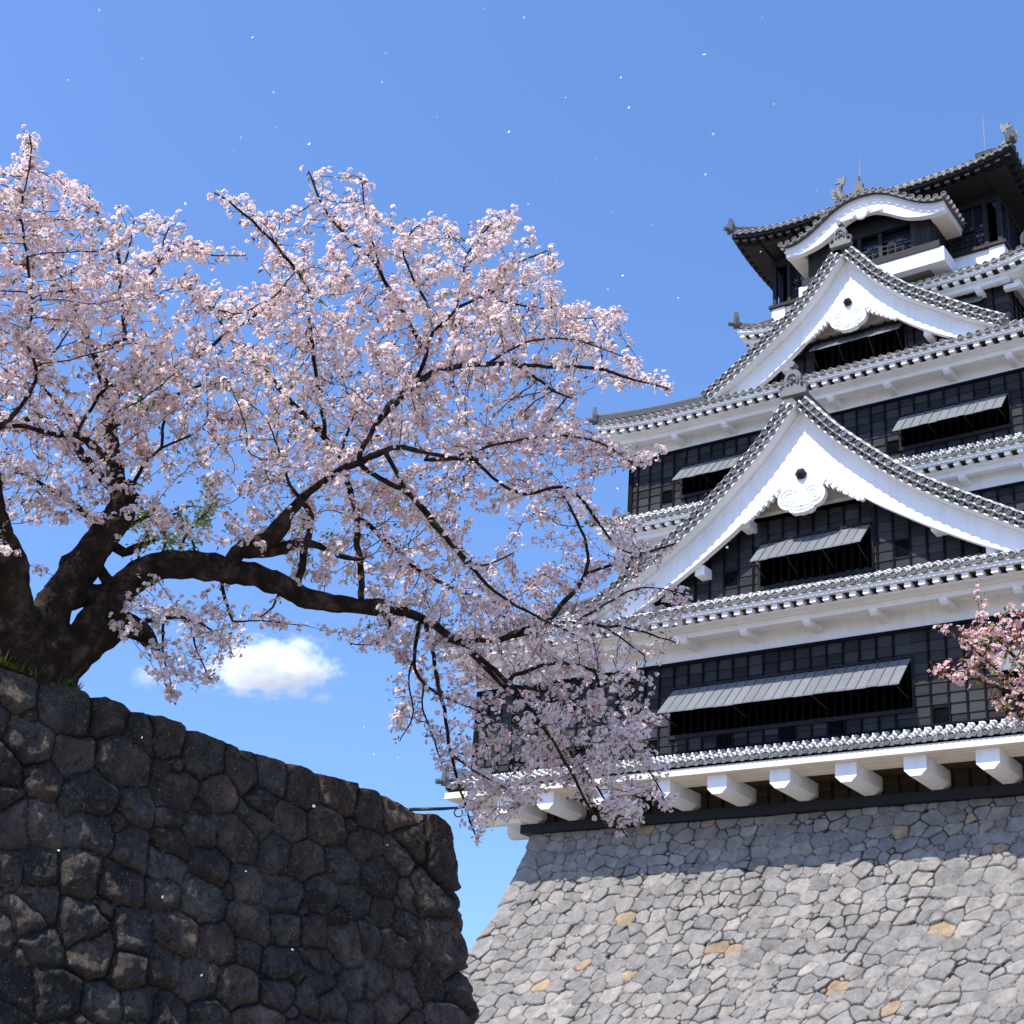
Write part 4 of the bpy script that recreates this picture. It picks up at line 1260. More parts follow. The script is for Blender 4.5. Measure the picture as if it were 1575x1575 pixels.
q = MB()
for sg in (-1, 1):
    for i in range(6):
        d = 0.1 + 0.13 * i
        q.ball((KX + sg * d, KF + 0.02, 32.44 - 0.015 * i - 0.02), 0.13 - 0.012 * i, 8, 6, 0.5, (1, 0.5, 1))
    q.tube([(KX + sg * (0.28 + math.cos(t) * 0.1 * (1 - t / 9)), KF - 0.04, 32.42 + math.sin(t) * 0.1 * (1 - t / 9)) for t in np.linspace(0, 8, 16)], 0.025, 5)
q.ball((KX, KF + 0.02, 32.30), 0.15, 8, 6, 0.5, (1.3, 0.5, 1))
q.build("pendant", PLASTER, cg)
q = MB(); q.prism_y([(KX + d, 32.3) for d in (-2.3, 2.3)] + [(KX + d, KUf(d) - 0.05) for d in np.linspace(2.3, -2.3, 21)], BY + 0.2, BY + 0.3); q.build("curved_gable_wall", SHUTWOOD, cg)

# ------------------------------------------------------------------ dark stone wall, left foreground
wall = thing("stone_wall", "dark weathered rampart wall of large mossy stones below the cherry tree", "stone wall", (-12.1, 10, ZG))
WX, WY, WT = -12.22, 15.80, 4.33
YB0, YB1 = 0.20, 0.03


WA = rad(11)


def wrot(x, y, z):
    """the rampart runs a little askew to the keep and its top falls gently towards the corner"""
    z2 = z + 0.050 * np.maximum(0, 15.0 - y) * np.clip((z + 1.6) / 5.8, 0, 1.3)
    dx = x + 12.12; dy = y - 15.684
    return -12.12 + dx * math.cos(WA) + dy * math.sin(WA), 15.684 - dx * math.sin(WA) + dy * math.cos(WA), z2


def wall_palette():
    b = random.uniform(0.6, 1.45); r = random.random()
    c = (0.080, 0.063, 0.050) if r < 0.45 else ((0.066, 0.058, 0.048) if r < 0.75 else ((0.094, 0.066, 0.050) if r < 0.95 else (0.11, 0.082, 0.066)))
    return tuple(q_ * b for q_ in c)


def wall_map(u, v, h, tz=0):
    """u < 0 runs along the face towards the camera, u > 0 round the corner; v is height"""
    over = np.maximum(v - WT, 0)
    v = np.minimum(v, WT)
    d = WT - v
    off = 0.075 * d + 0.012 * d * d
    offy = YB0 * d + YB1 * d * d
    rc = 0.40
    th = np.clip((u + rc) / (2 * rc), 0, 1) * (math.pi / 2)
    nx = np.cos(th); ny = np.sin(th)
    cx = WX - rc; cy = WY - rc
    y = np.where(u < -rc, cy + (u + rc), cy + rc * np.sin(th))
    x = np.where(u > rc, cx - (u - rc), cx + rc * np.cos(th))
    x = x + off * nx; y = y + offy * ny
    # the top course leans back a little and is uneven
    k = np.clip(over / 0.15, 0, 1)
    h = np.where(h < 0, h * (1 + 0.9 * np.exp(-(u / 0.55) ** 2) * (over <= 0)), h)
    x = x - nx * over; y = y - ny * over
    hh = h * (1 - 0.6 * k)
    drop = 0.30 * np.clip((u + 0.95) / 0.95, 0, 1) ** 1.4 * np.clip(v / WT, 0, 1) ** 3
    return np.stack(wrot(x + nx * hh, y + ny * hh, v + 0.07 * h + 0.5 * h * k + tz - drop), 1)


sp = []; sr = []
v = -2.0; row = 0
while v < 5.0:
    hh = random.uniform(0.30, 0.54)
    u = -9.6 - random.random()
    while u < 4:
        w = random.uniform(0.30, 0.72) * (1.25 if random.random() < 0.2 else 1)
        if not -0.8 < u + w / 2 < 0.8:
            r_ = random.random()
            if r_ < 0.08:      # two stones on top of each other
                sp += [(u + w / 2, v + hh * 0.24), (u + w / 2 + random.uniform(-.1, .1), v + hh * 0.76)]; sr += [w * 0.06, w * 0.04]
            else:
                sp.append((u + w / 2, v + hh / 2 + random.uniform(-0.09, 0.09))); sr.append((w - 0.45) * 0.25)
            if random.random() < 0.22: sp.append((u + w + random.uniform(-.04, .04), v + random.uniform(-.06, .06))); sr.append(-0.13)
        u += w
    v += hh
v = -1.7; k = 0
hs_ = [0.66, 0.6, 0.7, 0.62, 0.58, 0.66, 0.6, 0.56, 0.62, 0.58, 0.56, 0.6]
while v < 4.8:
    hg = hs_[k % len(hs_)] * 0.93
    sp.append((-0.15 if k % 2 else 0.2, v + hg / 2)); sr.append(0.16)
    sp.append((-0.98 if k % 2 else -0.62, v + hg / 2 + 0.03)); sr.append(0.0)
    v += hg; k += 1
keepi = [i for i, q_ in enumerate(sp) if not (WT - 0.13 < q_[1] < 5.2)]
sp = [sp[i] for i in keepi]; sr = [sr[i] for i in keepi]
us = np.concatenate([np.arange(-9.5, -8.2, 0.06), np.arange(-8.2, 1.0, 0.018), np.arange(1.0, 4, 0.06)])
vs = np.concatenate([np.arange(-1.7, 0.4, 0.08), np.arange(0.4, WT + 0.5, 0.018)])
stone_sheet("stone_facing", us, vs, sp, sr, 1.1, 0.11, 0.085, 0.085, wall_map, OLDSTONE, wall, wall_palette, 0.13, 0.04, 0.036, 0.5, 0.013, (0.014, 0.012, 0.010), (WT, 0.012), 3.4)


# top of the terrace: uneven earth sheet meeting the stones
def mound(y, dx):
    return 0.30 * math.exp(-((y - 8.5) / 1.0) ** 2) * min(1.0, max(0.0, dx - 0.05) / 0.40)


def topz(y):
    return WT - 0.02 + 0.04 * noise.noise((0.3, y * 1.3, 2.0)) + (0.05 if y < 10.2 else 0) - 0.06 * max(0, y - 13.0)


ty = np.arange(5.4, WY - 0.85, 0.08)
tx = np.concatenate([np.array([0.0, 0.05, 0.1, 0.2, 0.35, 0.5, 0.7]), np.arange(1.0, 12.1, 0.5)])
V = []; 
for y in ty:
    for dx in tx:
        z = topz(y) + 0.05 * noise.noise((dx * 2.2, y * 2.2, 5.0)) - (0.07 if dx < 0.03 else 0) + (0.05 * min(dx, 1.5) if y < 11 else 0) + mound(y, dx)
        V.append(wrot(WX - 0.10 - dx + 0.05 * noise.noise((0, y * 3, 8.0)) * (dx < 0.3), y, z))
n1 = len(tx); ii = np.arange(len(V)).reshape(len(ty), n1)
F = np.stack([ii[:-1, :-1], ii[:-1, 1:], ii[1:, 1:], ii[1:, :-1]], -1).reshape(-1, 4)
m = NT("terrace_earth", 0.95, 0.1); c = m.coord()
m.color(m.ramp(m.noise(c, 3, 7, 0.7), [(0.3, (0.06, 0.055, 0.03)), (0.55, (0.10, 0.085, 0.055)), (0.75, (0.09, 0.11, 0.03))])); m.bump(m.noise(c, 25, 5), 0.6, 0.03)
te = np_mesh("terrain", V, F, m.m, None, True); tag(te, None, None, None, "structure")

# metal rod with ring behind the wall corner
rod = thing("metal_rod", "thin black metal rod with a hanging ring sticking out behind the dark wall's corner", "rod", tuple(at(640, 1244, 19.75)))
q = MB(); q.tube([at(630, 1245, 19.7), at(680, 1244, 19.8), at(716, 1241.5, 19.9)], [0.024, 0.022, 0.014], 8); q.build("bar", METAL, rod, True)
q = MB(); c0 = at(705, 1250, 19.88); q.tube([c0 + CR * (math.cos(t) * 0.055) + CU * (math.sin(t) * 0.055) for t in np.linspace(1.2, 7.0, 20)], 0.009, 6); q.build("ring", METAL, rod, True)


# ------------------------------------------------------------------ cherry trees
def flower_template():
    vs = [(0, 0, 0)]
    for k in range(5):
        a = 2 * math.pi * k / 5; h = math.pi / 5
        vs.append((math.cos(a - h) * 0.74, math.sin(a - h) * 0.74, 0.20))
        vs.append((math.cos(a) * 1.0, math.sin(a) * 1.0, 0.30))
    fs = []
    for k in range(5):
        n0 = 1 + 2 * k; t = 2 + 2 * k; n1 = 1 + 2 * ((k + 1) % 5)
        fs.append((0, n0, t, n1))
    # widen petals: notch points further out
    return np.array(vs), np.array(fs)


FT_V, FT_F = flower_template()


def rand_basis(nrm):
    n = nrm / (np.linalg.norm(nrm, axis=1, keepdims=True) + 1e-9)
    a = RNG.normal(size=n.shape); a -= (a * n).sum(1, keepdims=True) * n; a /= np.linalg.norm(a, axis=1, keepdims=True) + 1e-9
    b_ = np.cross(n, a)
    return a, b_, n


def flowers_mesh(name, C, Nn, size, cols, colc, parent, mat):
    n = len(C)
    a, b_, w = rand_basis(Nn)
    tv = FT_V
    V = C[:, None, :] + size[:, None, None] * (tv[None, :, 0:1] * a[:, None] + tv[None, :, 1:2] * b_[:, None] + tv[None, :, 2:3] * w[:, None])
    V = V.reshape(-1, 3)
    F = (FT_F[None] + (np.arange(n) * len(tv))[:, None, None]).reshape(-1, 4)
    col = np.repeat(cols[:, None, :], len(tv), 1)
    col[:, 0] = colc
    return np_mesh(name, V, F, mat, parent, False, col.reshape(-1, 3))


def leaves_mesh(name, C, Nn, size, cols, parent, mat):
    n = len(C); a, b_, w = rand_basis(Nn)
    tv = np.array([(-1, 0, 0), (0, -0.38, 0.1), (1, 0, -0.15), (0, 0.38, 0.1)])
    V = (C[:, None] + size[:, None, None] * (tv[None, :, 0:1] * a[:, None] + tv[None, :, 1:2] * b_[:, None] + tv[None, :, 2:3] * w[:, None])).reshape(-1, 3)
    F = (np.array([[0, 1, 2, 3]])[None] + (np.arange(n) * 4)[:, None, None]).reshape(-1, 4)
    return np_mesh(name, V, F, mat, parent, False, np.repeat(cols, 4, 0))


def inpoly(x, y, poly):
    ins = False; n = len(poly); j = n - 1
    for i in range(n):
        xi, yi = poly[i]; xj, yj = poly[j]
        if (yi > y) != (yj > y) and x < (xj - xi) * (y - yi) / (yj - yi) + xi: ins = not ins
        j = i
    return ins


# bare opening between the left and the middle crown
NOTCH = [(225, 262), (322, 284), (350, 326), (392, 364), (410, 405), (424, 442), (345, 446), (303, 428), (298, 404), (378, 406), (386, 391), (314, 366), (280, 343), (250, 325)]


def to_px(p):
    d_ = p.dot(CD)
    return PX / 2 + FOC * p.dot(CR) / d_, PX / 2 - FOC * p.dot(CU) / d_


class Tree:
    """skeleton nodes: position, parent, radius; traced limbs first, then twigs grown towards free space"""

    def __init__(s, base_t, seed):
        s.p = []; s.par = []; s.r = []; s.px = []; s.fixed = []
        s.bt = base_t; s.rnd = random.Random(seed)

    def node(s, p, par, r, px, fixed=True):
        s.p.append(Vector(p)); s.par.append(par); s.r.append(r); s.px.append(px); s.fixed.append(fixed)
        return len(s.p) - 1

    def limb(s, pts, spread=1.0, attach=True, off0=0.0):
        """pts: (x, y, r) in photo pixels, radius in pixels"""
        x0, y0 = pts[0][0], pts[0][1]
        par = -1; o0 = off0
        if attach and s.p:
            best = None
            for i, q in enumerate(s.px):
                if q is None: continue
                d = math.hypot(q[0] - x0, q[1] - y0) - (s.r[i] * 60)
                if best is None or d < best[0]: best = (d, i)
            par = best[1]; o0 = s.px[par][2]
        L = sum(math.dist(pts[i][:2], pts[i + 1][:2]) for i in range(len(pts) - 1))
        o1 = o0 + s.rnd.uniform(-1, 1) * spread * L / 230.0
        o1 = max(-1.9, min(1.9, o1))
        run = 0; last = par
        # densify with catmull-rom
        P = [np.array(q[:2], float) for q in pts]; Rr = [q[2] for q in pts]
        for i in range(len(P) - 1):
            p0 = P[max(i - 1, 0)]; p1 = P[i]; p2 = P[i + 1]; p3 = P[min(i + 2, len(P) - 1)]
            seg = np.linalg.norm(p2 - p1); n = max(2, int(seg / 9))
            for k in range(0 if i == 0 else 1, n + 1):
                t = k / n
                q = 0.5 * ((2 * p1) + (-p0 + p2) * t + (2 * p0 - 5 * p1 + 4 * p2 - p3) * t * t + (-p0 + 3 * p1 - 3 * p2 + p3) * t ** 3)
                rr = Rr[i] * (1 - t) + Rr[i + 1] * t
                if rr < 12: rr *= 0.5 + 0.4 * rr / 12
                f = min(1, (run + seg * t) / max(L, 1))
                o = o0 + (o1 - o0) * f
                wob = min(1.0, rr / 4) * 0.8
                q = q + np.array([noise.noise((q[0] * .05, q[1] * .05, 1)), noise.noise((q[0] * .05, q[1] * .05, 5))]) * (2.0 + wob)
                T = s.bt(q[0], q[1]) + o
                last = s.node(at(q[0], q[1], T), last, rr * T / FOC, (q[0], q[1], o))
            run += seg
        return last

    def grow(s, attr, step=0.10, infl=0.9, kill=0.17, iters=70, rmax=0.06, maxn=30000, shoots=0.10):
        A = [Vector(a) for a in attr]; alive = list(range(len(A)))
        for it in range(iters):
            kd = kdtree.KDTree(len(s.p))
            for i, p in enumerate(s.p): kd.insert(p, i)
            kd.balance()
            acc = {}; nxt = []
            for a in alive:
                co, i, d = kd.find(A[a])
                if d < kill: continue
                nxt.append(a)
                if d < infl:
                    acc.setdefault(i, []).append((A[a] - co).normalized())
            alive = nxt
            if not acc: break
            for i, vs_ in acc.items():
                v = Vector((0, 0, 0))
                for q in vs_: v += q
                if v.length < 1e-3: continue
                v.normalize()
                jit = Vector((s.rnd.uniform(-1, 1), s.rnd.uniform(-1, 1), s.rnd.uniform(-1, 1))) * 0.22
                if s.par[i] >= 0:
                    prev = (s.p[i] - s.p[s.par[i]])
                    if prev.length > 1e-5: v = v + prev.normalized() * 0.35
                q_ = s.p[i] + (v + jit).normalized() * step
                px_ = to_px(q_)
                if inpoly(px_[0], px_[1], NOTCH): continue
                s.node(q_, i, 0.004, None, False)
            if len(s.p) > maxn: break
        # straight young shoots beyond the crown
        kid = [0] * len(s.p)
        for i in range(len(s.p)):
            if s.par[i] >= 0: kid[s.par[i]] += 1
        for i in [i for i in range(len(s.p)) if kid[i] == 0 and not s.fixed[i]]:
            if s.rnd.random() < shoots:
                d = (s.p[i] - s.p[s.par[i]]).normalized() * 0.8 + Vector((s.rnd.uniform(-.3, .3), s.rnd.uniform(-.3, .3), 0.55))
                d.normalize(); last = i
                for k in range(s.rnd.randint(2, 5)):
                    last = s.node(s.p[last] + d * 0.09, last, 0.004, None, False)

    def finish_radii(s, tip=0.0035, ex=2.3):
        n = len(s.p); acc = [0.0] * n; kids = [0] * n
        for i in range(n - 1, -1, -1):
            if not s.fixed[i]:
                r = max(tip, acc[i] ** (1 / ex)) if acc[i] > 0 else tip
                s.r[i] = min(r, 0.03)
                if s.par[i] >= 0: acc[s.par[i]] += s.r[i] ** ex
            if s.par[i] >= 0: kids[s.par[i]] += 1
        return kids

    def wood(s, names, parent, thick=0.045):
        """trunk/limbs and twigs as two meshes"""
        n = len(s.p); kids = [[] for _ in range(n)]
        for i in range(n):
            if s.par[i] >= 0: kids[s.par[i]].append(i)
        done = [False] * n
        big = MB(); small = MB()
        def follow(i):
            path = [i]
            while True:
                k = [c for c in kids[path[-1]] if not done[c]]
                if not k: break
                c = max(k, key=lambda c: (s.fixed[c], s.r[c]))
                if s.r[c] > s.r[path[-1]] * 1.6: break
                path.append(c); done[c] = True
            return path
        order = sorted(range(n), key=lambda i: -s.r[i] if s.fixed[i] else 10 - s.r[i])
        order = list(range(n))
        for i in order:
            if done[i]: continue
            done[i] = True
            path = follow(i)
            pts = [s.p[k] for k in path]; rs = [s.r[k] for k in path]
            if s.par[i] >= 0:
                pp_ = s.p[s.par[i]]
                if (pp_ - pts[0]).length < 1.2:
                    pts = [pp_] + pts; rs = [min(rs[0] * 1.25, max(s.r[s.par[i]], rs[0]))] + rs
            if len(pts) < 2: continue
            mr = max(rs)
            if mr > thick:
                # gnarled: jitter radii
                rings = []
                big_n = 22
                P2 = []; R2 = []
                for k, p in enumerate(pts):
                    P2.append(p); R2.append(rs[k])
                up = Vector((0.13, 0.21, 0.97))
                e = None
                for k, p in enumerate(P2):
                    d = (P2[min(k + 1, len(P2) - 1)] - P2[max(k - 1, 0)])
                    if d.length < 1e-6: d = Vector((0, 0, 1))
                    d.normalize()
                    if e is None:
                        e = d.cross(up)
                        if e.length < 1e-3: e = Vector((1, 0, 0))
                    e = (e - d * e.dot(d)).normalized(); gq = e.cross(d)
                    ring = []
                    for m_ in range(big_n):
                        th = 2 * math.pi * m_ / big_n
                        dirv = e * math.cos(th) + gq * math.sin(th)
                        q_ = p + dirv * R2[k]
                        f = 1 + 0.26 * noise.noise(q_ * 2.6) + 0.20 * noise.noise(q_ * 6.5) + 0.09 * noise.noise(q_ * 15.0)
                        ring.append(tuple(p + dirv * (R2[k] * f)))
                    rings.append(ring)
                big.loft(rings)
            else:
                small.tube(pts, rs, 5 if mr > 0.008 else 4)
        out = []
        if big.v: out.append(big.build(names[0], BARK, parent, True))
        if small.v: out.append(small.build(names[1], BARK, parent, True))
        return out


# crown of the main tree: traced from the photograph, placed at its own distance and given depth
def main_t(x, y):
    return 17.5 + 0.0026 * (x - 50) + 0.0004 * (y - 800)


tr = Tree(main_t, 3)
tr.limb([(40, 1085, 62), (35, 1030, 52), (22, 975, 42), (12, 920, 33), (8, 870, 30), (-6, 815, 22), (-20, 740, 18), (-35, 650, 13), (-30, 560, 9)], 0.8, False, 0.0)
tr.limb([(62, 1030, 42), (76, 950, 33), (100, 905, 28), (128, 868, 27), (158, 830, 24), (180, 795, 22), (192, 768, 20), (203, 745, 11)], 0.6)
tr.limb([(80, 1050, 40), (128, 975, 27), (170, 925, 24), (205, 892, 23), (240, 872, 22), (290, 868, 21), (345, 877, 20), (388, 885, 20), (432, 900, 16), (482, 923, 14), (532, 931, 13), (590, 935, 12), (645, 948, 9), (700, 985, 7), (760, 1030, 6), (808, 1080, 5), (850, 1140, 4), (885, 1200, 4), (910, 1250, 3)], 0.7)
tr.limb([(72, 1050, 40), (118, 1003, 28), (155, 975, 24), (192, 962, 19), (222, 976, 15), (238, 994, 9)], 0.3)
tr.limb([(60, 940, 22), (110, 918, 20), (160, 916, 17), (178, 905, 16)], 0.3)
tr.limb([(178, 905, 12), (160, 885, 10), (148, 868, 7)], 0.3)
tr.limb([(355, 868, 13), (375, 842, 12), (402, 834, 12), (429, 815, 13), (446, 786, 10), (475, 757, 7), (516, 728, 7), (578, 700, 7), (611, 687, 6), (650, 695, 4.5), (700, 705, 5), (735, 706, 4)], 1.4)
tr.limb([(553, 700, 6), (578, 654, 6), (605, 620, 9), (628, 600, 7), (643, 578, 5), (655, 545, 5), (666, 513, 4), (704, 475, 4), (742, 456, 3.5), (803, 429, 2.5)], 1.4)
tr.limb([(375, 848, 13), (417, 849, 11), (458, 836, 9), (485, 838, 7), (520, 855, 6), (552, 860, 4)], 0.8)
tr.limb([(458, 900, 8), (470, 845, 7), (478, 794, 6), (466, 773, 5), (445, 744, 4), (430, 700, 3)], 1.2)
tr.limb([(556, 928, 7), (555, 880, 7), (550, 831, 7), (549, 794, 7), (541, 765, 7), (532, 728, 5), (528, 690, 4), (545, 640, 3)], 1.2)
tr.limb([(524, 705, 7), (491, 662, 6), (448, 618, 6), (398, 559, 5), (355, 520, 4), (327, 477, 3), (290, 440, 2)], 1.5)
tr.limb([(180, 790, 14), (180, 740, 14), (172, 690, 12), (168, 640, 11), (160, 592, 9), (146, 550, 7), (120, 490, 5), (100, 440, 4), (82, 392, 3.5), (68, 331, 3), (65, 290, 2)], 1.2)
tr.limb([(171, 612, 7), (213, 587, 7), (263, 570, 6), (316, 538, 5), (350, 512, 4), (400, 480, 3), (430, 455, 2)], 1.4)
tr.limb([(174, 655, 5), (227, 630, 5), (284, 602, 4), (330, 590, 3), (380, 585, 2)], 1.4)
tr.limb([(195, 768, 9), (180, 720, 8), (150, 690, 7), (120, 670, 6), (80, 668, 6), (36, 655, 5), (0, 655, 5), (-40, 640, 4)], 1.0)
tr.limb([(170, 755, 8), (140, 715, 8), (100, 672, 7), (60, 640, 6), (25, 650, 6), (-20, 620, 5)], 1.4)
tr.limb([(185, 760, 8), (165, 710, 7), (140, 690, 5), (110, 640, 4), (70, 600, 3.5), (57, 573, 3), (89, 534, 2.5), (110, 500, 2)], 1.4)
tr.limb([(0, 658, 6), (36, 620, 5), (57, 573, 4), (40, 520, 3), (50, 467, 3), (36, 360, 3), (32, 324, 2.5), (46, 253, 2), (46, 212, 1.5)], 0.8)
tr.limb([(150, 805, 7), (120, 780, 6), (85, 755, 5), (52, 738, 4), (20, 722, 3)], 1.4)
tr.limb([(200, 770, 6), (205, 745, 5), (225, 710, 4), (250, 690, 3.5), (300, 665, 2.5), (330, 640, 2)], 1.4)
tr.limb([(190, 850, 9), (218, 838, 7), (240, 830, 3)], 0.4)
tr.limb([(195, 810, 6), (225, 795, 4), (262, 793, 3), (290, 780, 2)], 0.9)
tr.limb([(195, 520, 5), (185, 463, 4), (181, 392, 4), (153, 331, 3), (135, 302, 2)], 1.0)
tr.limb([(190, 470, 4), (204, 445, 3.5), (242, 410, 3), (274, 374, 3), (320, 392, 2), (380, 392, 1.5)], 1.0)
tr.limb([(500, 665, 5), (476, 500, 4.5), (476, 449, 4), (437, 392, 4), (398, 349, 3.5), (370, 324, 3), (331, 296, 2)], 1.2)
tr.limb([(655, 545, 5), (624, 486, 5), (590, 429, 4.5), (574, 399, 4), (536, 368, 4), (498, 319, 3), (475, 263, 2)], 1.0)
tr.limb([(590, 429, 3), (575, 380, 3), (562, 330, 2.5), (556, 275, 1.8)], 1.0)
tr.limb([(666, 513, 4), (658, 471, 3.5), (631, 421, 3), (620, 380, 2.5), (640, 348, 2)], 1.0)
tr.limb([(704, 471, 3.5), (711, 433, 3), (719, 391, 3), (760, 340, 2.5), (790, 322, 2)], 1.0)
tr.limb([(742, 456, 3), (790, 410, 2.5), (840, 385, 2)], 1.0)
tr.limb([(742, 458, 3), (805, 470, 2.5), (860, 480, 2), (900, 490, 1.6), (955, 478, 1.4)], 0.8)
tr.limb([(640, 590, 8), (668, 572, 6), (696, 566, 6), (746, 560, 5.5), (795, 560, 5), (841, 564, 4.5), (917, 566, 4), (955, 578, 3), (1024, 597, 2)], 0.9)
tr.limb([(795, 560, 4), (850, 600, 3.5), (880, 612, 2)], 1.0)
tr.limb([(750, 560, 3.5), (800, 530, 3), (850, 520, 2.5), (910, 530, 2), (970, 555, 1.6)], 1.2)
tr.limb([(655, 708, 5), (690, 706, 4.5), (723, 696, 4), (780, 680, 3.5), (860, 670, 3), (920, 680, 2.5), (980, 712, 2), (1018, 695, 1.4)], 0.9)
tr.limb([(727, 703, 4.5), (757, 734, 4), (803, 760, 4), (850, 750, 4), (884, 757, 4), (917, 799, 4), (932, 820, 3), (960, 848, 2.5), (1000, 850, 2)], 1.0)
tr.limb([(615, 735, 5), (624, 753, 5), (658, 795, 5), (704, 850, 5), (750, 900, 4), (800, 935, 3.5), (850, 960, 3), (900, 985, 2)], 1.2)
tr.limb([(460, 627, 5), (490, 665, 5), (521, 700, 5)], 0.6)
tr.limb([(560, 720, 6), (600, 745, 6), (626, 758, 6), (664, 796, 5), (702, 845, 4), (740, 870, 3), (790, 850, 2)], 1.4)
tr.limb([(541, 790, 6), (561, 803, 6), (603, 841, 5), (652, 883, 5), (690, 902, 4), (740, 925, 4), (790, 960, 3), (840, 990, 2.5)], 1.2)
tr.limb([(690, 985, 6), (760, 985, 6), (824, 967, 6), (862, 933, 6), (900, 883, 5), (903, 845, 4), (890, 807, 3.5), (868, 765, 3)], 0.8)
tr.limb([(900, 883, 4), (957, 864, 4), (1020, 842, 3), (1040, 835, 2)], 0.7)
tr.limb([(760, 985, 5), (831, 960, 5), (885, 958, 4), (930, 963, 4), (972, 967, 3), (1040, 990, 2)], 0.8)
tr.limb([(885, 958, 3.5), (930, 930, 3), (980, 905, 2.5), (1030, 908, 2), (1066, 917, 1.5)], 0.6)
tr.limb([(930, 963, 3), (960, 985, 2.5), (990, 1008, 2)], 0.6)
tr.limb([(655, 955, 6), (664, 1000, 5), (672, 1045, 5), (683, 1093, 4.5), (694, 1161, 4), (713, 1230, 3), (732, 1290, 2)], 0.6)
tr.limb([(645, 960, 5), (637, 1017, 4.5), (652, 1051, 4), (690, 1075, 3), (740, 1095, 2)], 0.8)
tr.limb([(637, 1010, 3), (628, 1050, 2.5), (635, 1100, 2.2), (615, 1140, 1.5)], 0.8)
tr.limb([(652, 1051, 3), (650, 1090, 2.5), (668, 1140, 2), (680, 1180, 1.5)], 0.8)
tr.limb([(694, 1161, 3), (730, 1185, 2.5), (780, 1215, 2), (800, 1240, 1.5)], 0.8)
tr.limb([(700, 985, 6), (729, 1009, 6), (774, 1055, 5), (805, 1083, 5), (816, 1104, 4.5), (850, 1130, 4), (880, 1160, 4), (895, 1190, 3), (905, 1230, 2)], 0.7)
tr.limb([(774, 1055, 5), (820, 1060, 4.5), (870, 1080, 4), (920, 1110, 3.5), (970, 1150, 3), (1010, 1205, 2.2), (1028, 1245, 1.5)], 0.8)
tr.limb([(790, 1040, 5), (850, 1020, 4.5), (910, 1030, 4), (960, 1060, 3), (995, 1090, 2)], 1.0)
tr.limb([(880, 1160, 4), (910, 1200, 3), (940, 1245, 2.4), (965, 1290, 1.5)], 0.8)
tr.limb([(590, 935, 5), (600, 960, 4), (590, 985, 3), (560, 992, 2), (535, 988, 1.5)], 0.5)
tr.limb([(340, 892, 5), (350, 930, 4), (358, 955, 3), (395, 955, 2), (470, 962, 1.5)], 0.7)
tr.limb([(190, 965, 6), (230, 955, 5), (270, 950, 4), (310, 960, 3), (345, 985, 2), (360, 1010, 1.5)], 0.8)
tr.limb([(250, 955, 4), (250, 1000, 3), (260, 1040, 2), (265, 1072, 1.5)], 0.6)
tr.limb([(290, 955, 3), (300, 990, 2.5), (315, 1030, 2), (325, 1045, 1.5)], 0.6)
tr.limb([(430, 905, 4), (420, 935, 3), (400, 950, 2)], 0.6)

tr.limb([(245, 862, 4), (254, 832, 3), (246, 800, 2), (238, 785, 1.5)], 0.5)
tr.limb([(272, 858, 4), (284, 828, 3), (306, 800, 2), (318, 790, 1.5)], 0.5)
tr.limb([(300, 860, 4), (296, 830, 2.5), (280, 806, 2)], 0.5)
tr.limb([(215, 880, 4), (214, 850, 3), (228, 822, 2)], 0.5)
tr.limb([(242, 410, 3), (250, 375, 2.5), (262, 346, 1.8)], 0.6)
tr.limb([(185, 420, 3), (200, 375, 2.5), (206, 340, 1.8)], 0.6)
tr.limb([(280, 372, 2.5), (310, 378, 2)], 0.4)
OUT = [(-80, 260), (0, 250), (20, 235), (46, 205), (62, 232), (75, 262), (120, 285), (128, 300), (160, 330), (200, 335), (235, 325), (275, 342), (315, 375), (370, 388), (386, 398), (350, 410), (360, 425), (398, 425),
       (400, 375), (365, 345), (326, 293), (372, 300), (400, 318), (440, 322), (480, 350), (498, 335), (472, 258), (490, 272), (530, 308), (545, 305), (556, 268), (580, 310), (600, 350), (640, 340), (670, 330), (700, 345), (722, 335),
       (745, 325), (770, 330), (792, 314), (800, 360), (842, 378), (872, 400), (855, 425), (872, 445), (880, 480), (950, 473), (962, 490), (932, 520), (922, 540), (972, 550), (985, 562), (1028, 580), (1026, 600), (980, 592), (905, 600), (900, 640),
       (965, 690), (1020, 692), (1015, 705), (980, 722), (930, 732), (905, 745), (945, 790), (1000, 825), (1035, 838), (1020, 868), (985, 898), (1066, 912), (1062, 926), (1000, 940), (1052, 965), (1040, 990), (985, 1000), (1000, 1060), (1000, 1120),
       (1025, 1180), (1032, 1250), (1000, 1240), (965, 1290), (920, 1260), (880, 1210), (800, 1240), (740, 1292), (715, 1245), (690, 1185), (650, 1130), (610, 1140), (598, 1080), (605, 1010), (560, 995), (533, 990), (575, 960), (595, 945), (560, 915),
       (470, 880), (400, 850), (330, 835), (250, 850), (215, 800), (190, 830), (130, 790), (60, 830), (20, 860), (-80, 880)]
LOWER = [(180, 925), (260, 930), (330, 935), (420, 945), (482, 965), (340, 975), (365, 1012), (330, 1050), (270, 1078), (240, 1050), (205, 965)]
SPARSE = [[(925, 780), (1075, 825), (1075, 1010), (935, 1015), (900, 900)], [(200, 330), (330, 300), (400, 430), (300, 470), (220, 420)], [(700, 775), (790, 760), (880, 790), (890, 850), (830, 905), (760, 890), (700, 840)], [(-80, 740), (140, 735), (150, 800), (60, 850), (-80, 880)], [(598, 1010), (690, 1010), (730, 1290), (690, 1190), (600, 1150)],
          [(560, 840), (720, 800), (760, 900), (600, 925)], [(240, 770), (470, 780), (560, 850), (380, 870), (230, 860)], [(150, 690), (360, 640), (420, 760), (220, 780)], [(860, 740), (1040, 800), (1000, 930), (880, 940)]]
